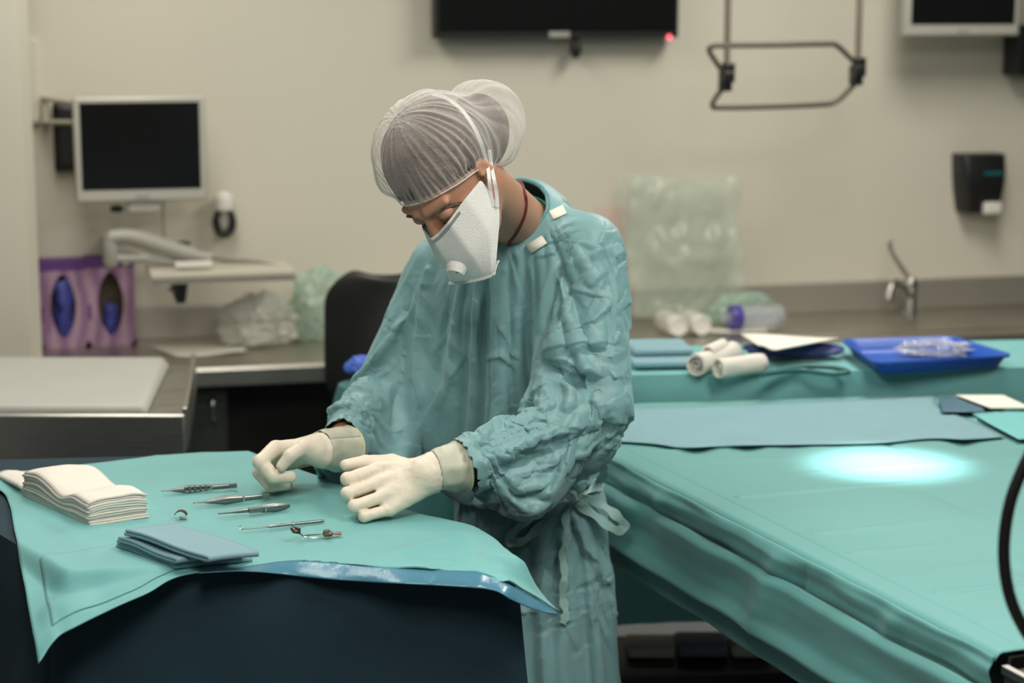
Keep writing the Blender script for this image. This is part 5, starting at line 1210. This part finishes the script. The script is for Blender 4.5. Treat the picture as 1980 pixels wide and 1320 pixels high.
# neckline binding: follow the open edge around the neck
import bmesh
bm = bmesh.new(); bm.from_mesh(gown.data); be = [e for e in bm.edges if e.is_boundary and ((e.verts[0].co - Vector(J['col'])).length < 0.16)]
loop = []
if be:
    adj = {}
    for e in be:
        for a, b in ((e.verts[0], e.verts[1]), (e.verts[1], e.verts[0])): adj.setdefault(a.index, []).append(b.index)
    cur = be[0].verts[0].index; prev = -1; loop = [cur]
    while True:
        nx = [q for q in adj[cur] if q != prev]
        if not nx or nx[0] == loop[0] or len(loop) > 2000: break
        prev, cur = cur, nx[0]; loop.append(cur)
    L_ = np.array([gc[i] for i in loop]); K = len(L_); sm_ = np.array([L_[[(i + k) % K for k in range(-7, 8)]].mean(0) for i in range(K)])[::3]
    obj('neck_binding', MB().tube([tuple(p) for p in sm_] + [tuple(sm_[0]), tuple(sm_[1])], 0.0042, 8), 'necktrim', gown)
bm.free()
# white label at the collar
q = [hit(GB, 1016, 474, .005, 3.6), hit(GB, 1048, 455, .005, 3.6), hit(GB, 1058, 470, .007, 3.6), hit(GB, 1027, 490, .007, 3.6)]
obj('collar_label', MB().grid([[q[0].lerp(q[1], u).lerp(q[3].lerp(q[2], u), v) for u in (0, .5, 1)] for v in (0, .5, 1)]), 'paper', gown, solid=0.001)
q = [hit(GB, 1062, 408, .006), hit(GB, 1088, 396, .006), hit(GB, 1096, 412, .007), hit(GB, 1070, 424, .007)]
obj('neck_tab', MB().grid([[q[0].lerp(q[1], u).lerp(q[3].lerp(q[2], u), v) for u in (0, .5, 1)] for v in (0, .5, 1)]), 'paper', gown, solid=0.0012)
def surf_ribbon(pts, w, off, th=0.0010, n=8, tw=0.0, tree=None):
    P = [hit(tree or GB, x, y, off + (z if len(r) else 0)) for (x, y, *r) in pts for z in [r[0] if r else 0]]; P = smooth_path(P, n); W = []
    for i, p in enumerate(P):
        t_ = (P[min(i + 1, len(P) - 1)] - P[max(i - 1, 0)]).normalized(); v = (p - camo).normalized(); s_ = t_.cross(v).normalized(); s_ = Matrix.Rotation(tw * math.sin(i * 0.37), 3, t_) @ s_
        W.append(s_ * w * (1 + 0.22 * math.sin(i * 0.9)))
    return MB().strip(P, W, th)
obj('sleeve_seam', surf_ribbon([(1158, 470), (1180, 520), (1186, 580), (1184, 640), (1178, 690)], 0.012, 0.0015, 0.0016), 'gown', gown)
# waist tie
tie = obj('waist_tie', surf_ribbon([(980, 952), (1020, 960), (1060, 964), (1098, 960), (1140, 948), (1164, 930)], 0.022, 0.004, tw=.3, tree=GS), 'belt', gown)
obj('bow_knot', MB().lathe([(.003, -.016), (.012, -.012), (.015, 0), (.012, .012), (.003, .016)], 12, T=Matrix.Translation(hit(GS, 1100, 958, 0.012)) @ rot('Y', 1.2)), 'belt', tie)
for nm, pts, w in (('bow_loop', [(1096, 960, .01), (1060, 978, .02), (1015, 1008, .022), (985, 1040, .02), (990, 1050, .016), (1020, 1040, .012), (1060, 1000, .012), (1094, 966, .010)], 0.016),
                   ('bow_loop', [(1104, 958, .01), (1150, 968, .02), (1190, 995, .024), (1208, 1018, .02), (1190, 1024, .014), (1150, 996, .012), (1108, 966, .01)], 0.018),
                   ('bow_loop', [(1102, 952, .01), (1120, 925, .02), (1150, 895, .02), (1166, 905, .016), (1160, 930, .012), (1130, 950, .012), (1106, 958, .01)], 0.018),
                   ('tie_end', [(1098, 966, .012), (1094, 1000, .018), (1096, 1040, .018), (1088, 1075, .015), (1092, 1110, .014), (1088, 1150, .014), (1094, 1185, .014), (1088, 1205, .014)], 0.015)):
    obj(nm, surf_ribbon(pts, w, 0.004, 0.0012, 8, 0.5, GS), 'belt', tie)
# ------------------------------------------------------------------ green scrub collar and red neck cord
body_me = person.data; bvp = [v.co.copy() for v in body_me.vertices]; BB = BVHTree.FromPolygons(bvp, [tuple(p.vertices) for p in body_me.polygons])
ax = Vector(hl(0, -0.035, -0.055)) - Vector(J['neck']); ax.normalize(); e1 = ax.orthogonal().normalized(); e2 = ax.cross(e1)
def neck_ring(h, off, tilt=Vector((0, 0, 0)), n=48, r0=.2):
    c = Vector(J['neck']) + ax * h; out = []
    for k in range(n + 1):
        a = 2 * math.pi * k / n; d = e1 * math.cos(a) + e2 * math.sin(a); cc = c + ax * (tilt.dot(d))
        r = BB.ray_cast(cc + d * r0, -d); out.append((r[0] if r[0] is not None else cc + d * 0.06) + d * off)
    return out
fp = [hit(BB, x, y, 0.002, 3.6) for x, y in ((1004, 352), (1013, 370), (1017, 392), (1014, 415), (1004, 440), (990, 462), (968, 478))]
cn = Vector(J['neck']); back_ = []
for p in fp[1:-1]:
    a_ = cn + ax * (p - cn).dot(ax); d = (a_ - p).normalized(); r = BB.ray_cast(a_ + d * 0.2, -d); back_.append((r[0] if r[0] is not None else a_ + d * 0.06) + d * 0.002)
obj('neck_cord', MB().tube(smooth_path(fp + back_ + [fp[0], fp[1]], 6), 0.0036, 10), 'cord', person)
rgs = [neck_ring(h, o_) for h, o_ in ((-0.045, 0.008), (-0.02, 0.006), (0.004, 0.005), (0.018, 0.003))]
obj('scrub_collar', MB().grid([[tuple(p) for p in r] for r in rgs]), 'green', person, solid=0.003)
for nm, pts, w in (('eyebrow', [(842, 410), (862, 400), (888, 393), (914, 391)], .006), ('eyebrow', [(786, 418), (796, 419), (808, 423)], .005), ('eyelashes', [(858, 432), (874, 428), (890, 420), (900, 412)], .0030)):
    P = smooth_path([hit(BB, x, y, .0006, 3.3) for x, y in pts], 5); W = [((P[min(i + 1, len(P) - 1)] - P[max(i - 1, 0)]).normalized().cross((p - camo).normalized()).normalized() * w * (0.5 + 0.5 * math.sin(math.pi * min(1, .15 + i / len(P))))) for i, p in enumerate(P)]
    obj(nm, MB().strip(P, W, 0.0012), 'hair', person)
# ------------------------------------------------------------------ gloves
for nm, H, c0, c1 in (('left_glove', LH, (840, 910, 3.370, .0335), (895, 899, 3.392, .0465)), ('right_glove', RH, (618, 868, 3.508, .033), (672, 868, 3.560, .0430))):
    pts = [PY(*p) for f in H['f'] for p in f] + [PY(*H['w'])] + [PY(*p) for p in H['t']]
    A0, A1 = V3(PY(*c0[:3])), V3(PY(*c1[:3])); dr = (A1 - A0); Ln = np.linalg.norm(dr); dr /= Ln
    lo, hi = box_of(pts + [A0], 0.04)
    fn = lambda P: smin(hand_sdf(P, H, 0.0005), rcone(P, PY(*H['w']) * .6 + A0 * .4 - dr * 0.03, A0, 0.026, c0[3] - .001), 0.02)
    hv, hq = sdf_mesh(fn, lo, hi, 0.0021)
    cen = hv[hq].mean(1); hv, hq = compact(hv, hq, (cen - A0) @ dr < 0.0)
    # wrinkles in the latex over the back of the hand
    nn = vnormals(hv, hq); wr = np.array([abs(mnoise.noise(Vector((p[0] * 60, p[1] * 60, p[2] * 60)))) for p in hv]); hv = hv - nn * (wr[:, None] * 0.0012)
    g_ = mesh_obj(nm, hv, hq, 'latex', person)
    u_ = Vector(dr).orthogonal().normalized(); w_ = Vector(dr).cross(u_); Gc = []
    for i in range(20):
        v = i / 19; r = c0[3] + (c1[3] - c0[3]) * (v ** 0.8) + 0.0006 * math.sin(v * 13); cc = Vector(A0 + dr * Ln * v)
        Gc.append([tuple(cc + (u_ * math.cos(a) + w_ * math.sin(a)) * r * (1 + 0.07 * mnoise.noise(Vector((math.cos(a) * 2.5, math.sin(a) * 2.5, v * 2.5))))) for a in [2 * math.pi * k / 48 for k in range(49)]])
    obj('glove_cuff', MB().grid(Gc), 'cuff', g_, solid=0.0012)
    obj('rolled_rim', MB().tube(Gc[-1] + [Gc[-1][1]], 0.0019, 8), mat('rim_latex', (0.66, 0.58, 0.36), 0.5), g_)
# ------------------------------------------------------------------ hair and bouffant cap
def cap_lobes(P):
    q = (P - V3(PY(836, 294, 3.375))) @ HR
    a = ell(q, (0, 0, 0), (0.103, 0.108, 0.102))
    q2 = (P - V3(PY(928, 252, 3.45))) @ HR
    b = ell(q2, (0, 0.0, 0), (0.074, 0.095, 0.078))
    return smin(a, b, 0.022)
def loc(P): return (P - HC) @ HR
def rimh(P):
    q = loc(P); return q[..., 2] - (0.050 + (q[..., 1] - 0.09) * 0.50 - np.maximum(0, -q[..., 1]) * 0.85)
def cap_sdf(P):
    d = cap_lobes(P); h = rimh(P); g = np.clip(1 - h / 0.035, 0, 1.6); d = d + 0.022 * g * g
    sk = ell(loc(P), (0, -0.014, 0.022), (0.082, 0.103, 0.097)); return smin(d, sk - 0.001, 0.008)
def hair_sdf(P):
    q = loc(P); d = ell(q, (0, -0.018, 0.026), (0.081, 0.100, 0.094)); b = ell((P - V3(PY(915, 262, 3.44))) @ HR, (0, 0, 0), (0.060, 0.078, 0.064))
    d = smin(d, b, 0.03); d = smin(d, ell((P - V3(PY(840, 297, 3.378))) @ HR, (0, 0, 0), (0.092, 0.098, 0.091)), 0.01); d = np.minimum(smax(d, cap_lobes(P) + 0.006, 0.004), ell(q, (0, -0.014, 0.022), (0.0815, 0.1025, 0.0965))); return smax(d, -(rimh(P) - 0.006), 0.004)
lo, hi = box_of([hl(0, 0, 0.03), PY(836, 294, 3.375), PY(942, 250, 3.47)], 0.15)
v_, q_ = sdf_mesh(hair_sdf, lo, hi, 0.004); mesh_obj('hair', v_, q_, 'hair', person)
v_, q_ = sdf_mesh(cap_sdf, lo, hi, 0.0026); cen = v_[q_].mean(1); v_, q_ = compact(v_, q_, rimh(cen) > 0.0)
nn = vnormals(v_, q_); q = loc(v_); axc = np.array([0, -0.25, 1.0]); axc /= np.linalg.norm(axc); b1 = np.array([1, 0, 0]); b2 = np.cross(axc, b1); ang = np.arctan2((q - [0, 0, .03]) @ b2, (q - [0, 0, .03]) @ b1); hh_ = rimh(v_)
rid = np.array([abs(mnoise.noise(Vector((math.cos(a) * 9, math.sin(a) * 9, h * 6)))) for a, h in zip(ang, hh_)]); rid2 = np.array([mnoise.noise(Vector((p[0] * 22, p[1] * 22, p[2] * 22))) for p in v_])
amp = 0.006 + 0.012 * np.exp(-hh_ / 0.05); rim_k = np.clip(hh_ / 0.006, 0.15, 1)
v_ = v_ + nn * ((rid - 0.25) * amp * rim_k + rid2 * 0.003 * rim_k)[:, None]
cap = mesh_obj('bouffant_cap', v_, q_, 'cap', person)
uvl = cap.data.uv_layers.new(name='UVMap'); li = np.empty(len(cap.data.loops), int); cap.data.loops.foreach_get('vertex_index', li)
uvc = np.stack([ang / (2 * math.pi) + 0.5, hh_ * 4], 1)[li]; uvl.data.foreach_set('uv', uvc.ravel())
CB = BVHTree.FromPolygons([tuple(p) for p in v_.tolist()], [tuple(int(i) for i in f) for f in q_])
# elastic rim
bm = bmesh.new(); bm.from_mesh(cap.data); be = [e for e in bm.edges if e.is_boundary]; adj = {}
for e in be:
    for a, b in ((e.verts[0].index, e.verts[1].index), (e.verts[1].index, e.verts[0].index)): adj.setdefault(a, []).append(b)
best = []; seen = set()
for s_ in list(adj):
    if s_ in seen: continue
    lp = [s_]; prev = -1; cur = s_; seen.add(s_)
    while True:
        nx = [k for k in adj[cur] if k != prev and k not in seen]
        if not nx: break
        prev, cur = cur, nx[0]; seen.add(cur); lp.append(cur)
    if len(lp) > len(best): best = lp
bm.free(); RL = v_[best]; K = len(RL); RS = np.array([RL[[(i + k) % K for k in range(-4, 5)]].mean(0) for i in range(K)])[::2]
obj('elastic_edge', MB().tube([tuple(p) for p in RS] + [tuple(RS[0])], 0.0009, 8), mat('elastic_white', (0.72, 0.70, 0.66), 0.8), cap)
# ------------------------------------------------------------------ duckbill respirator
def cinterp(t, ts, P): P = np.array(P); return np.array([np.interp(t, ts, P[:, k]) for k in range(3)])
ts = [-1, -.75, -.4, -.12, 0, .12, .4, .75, 1]
top = [(-.082, .004, -.022), (-.068, .040, -.020), (-.040, .084, -.016), (-.014, .104, -.013), (0, .115, -.012), (.014, .106, -.012), (.040, .092, -.004), (.068, .052, .000), (.084, .012, -.006)]
bil = [(-.056, .127, -.124), (-.050, .129, -.124), (-.036, .131, -.123), (-.015, .132, -.122), (0, .132, -.122), (.015, .132, -.122), (.036, .131, -.122), (.053, .129, -.121), (.062, .125, -.120)]
sid = [(-.084, .022, -.066), (-.074, .07, -.075), (-.047, .112, -.073), (-.018, .128, -.068), (0, .132, -.066), (.018, .130, -.068), (.047, .118, -.068), (.076, .078, -.070), (.088, .034, -.064)]
chn = [(-.062, .10, -.118), (-.058, .095, -.124), (-.038, .092, -.130), (-.015, .094, -.134), (0, .095, -.135), (.015, .094, -.134), (.038, .092, -.130), (.057, .097, -.124), (.061, .104, -.118)]
Gm = []
for i in range(49):
    t_ = -1 + 2 * i / 48; A, Bm, C_2, D_ = [cinterp(t_, ts, c) for c in (top, sid, bil, chn)]; row = []
    for k in range(10):
        s_ = k / 9; p = A * (1 - s_) ** 2 + 2 * (2 * Bm - .5 * A - .5 * C_2) * s_ * (1 - s_) + C_2 * s_ * s_ if False else (A * (1 - s_ * 2) + Bm * s_ * 2 if s_ < .5 else Bm * (2 - 2 * s_) + C_2 * (2 * s_ - 1)); row.append(hl(*p))
    for k in range(1, 8):
        s_ = k / 7; row.append(hl(*(C_2 * (1 - s_) + D_ * s_)))
    Gm.append(row)
mk = obj('respirator', MB().grid(Gm), 'mask', person, solid=0.0016, sub=1)
b0 = [hl(*(cinterp(t_, ts, bil) + np.array([0, .001, 0]))) for t_ in np.linspace(-1, 1, 24)]
obj('bill_seam', MB().strip([tuple(p) for p in b0], Vector(hn * 0.005 - hu * .002), 0.0022), 'mask', mk)
nc = [hl(*(cinterp(t_, ts, top) * .90 + cinterp(t_, ts, sid) * .10 + np.array([0, .0035, 0]))) for t_ in np.linspace(-.05, .62, 16)]
obj('nose_clip', MB().strip([tuple(p) for p in nc], Vector(hu * 0.0045), 0.0016), mat('clip_grey', (0.38, 0.38, 0.37), 0.4, 0.3), mk)
vc = Vector(hl(0.006, .1335, -.082)); Mv = Matrix((Vector(hs), Vector(hu), Vector(hn))).transposed().to_4x4(); Mv.translation = vc; Mv = Mv @ rot('X', 0.10)
obj('exhale_valve', MB().lathe([(.019, -.006), (.019, .001), (.0175, .003), (.0165, .0085), (.0150, .0105), (.002, .0112)], 32, T=Mv), 'mask', mk)
obj('valve_slot', MB().box(.007, .0125, .004, .0055, .009, .0112, T=Mv), mat('slot_dark', (0.03, 0.03, 0.03), 0.6), mk)
def head_strap(pts, w=0.0062):
    P = []
    for (x, y, Yd) in pts:
        d = Vector(ray(x, y)).normalized(); r = CB.ray_cast(camo, d); P.append((r[0] - d * 0.003) if (r[0] is not None and Yd is None) else Vector(PY(x, y, Yd or 3.4)))
    P = smooth_path(P, 5); W = []
    for i, p in enumerate(P):
        t_ = (P[min(i + 1, len(P) - 1)] - P[max(i - 1, 0)]).normalized(); W.append(t_.cross((p - camo).normalized()).normalized() * w)
    return MB().strip(P, W, 0.0012)
e0 = tuple(float(c) for c in (hl(.080, .010, -.018))); ye = e0[1]
obj('head_strap', head_strap([(953, 400, ye - .004), (949, 372, ye - .006), (946, 345, ye - .01), (942, 318, None), (930, 275, None), (910, 235, None), (885, 205, None), (858, 187, None), (835, 182, None)]), 'mask', mk)
obj('head_strap', head_strap([(962, 400, ye - .004), (960, 372, ye - .004), (955, 345, ye - .006), (950, 320, None), (946, 290, None)]), 'mask', mk)
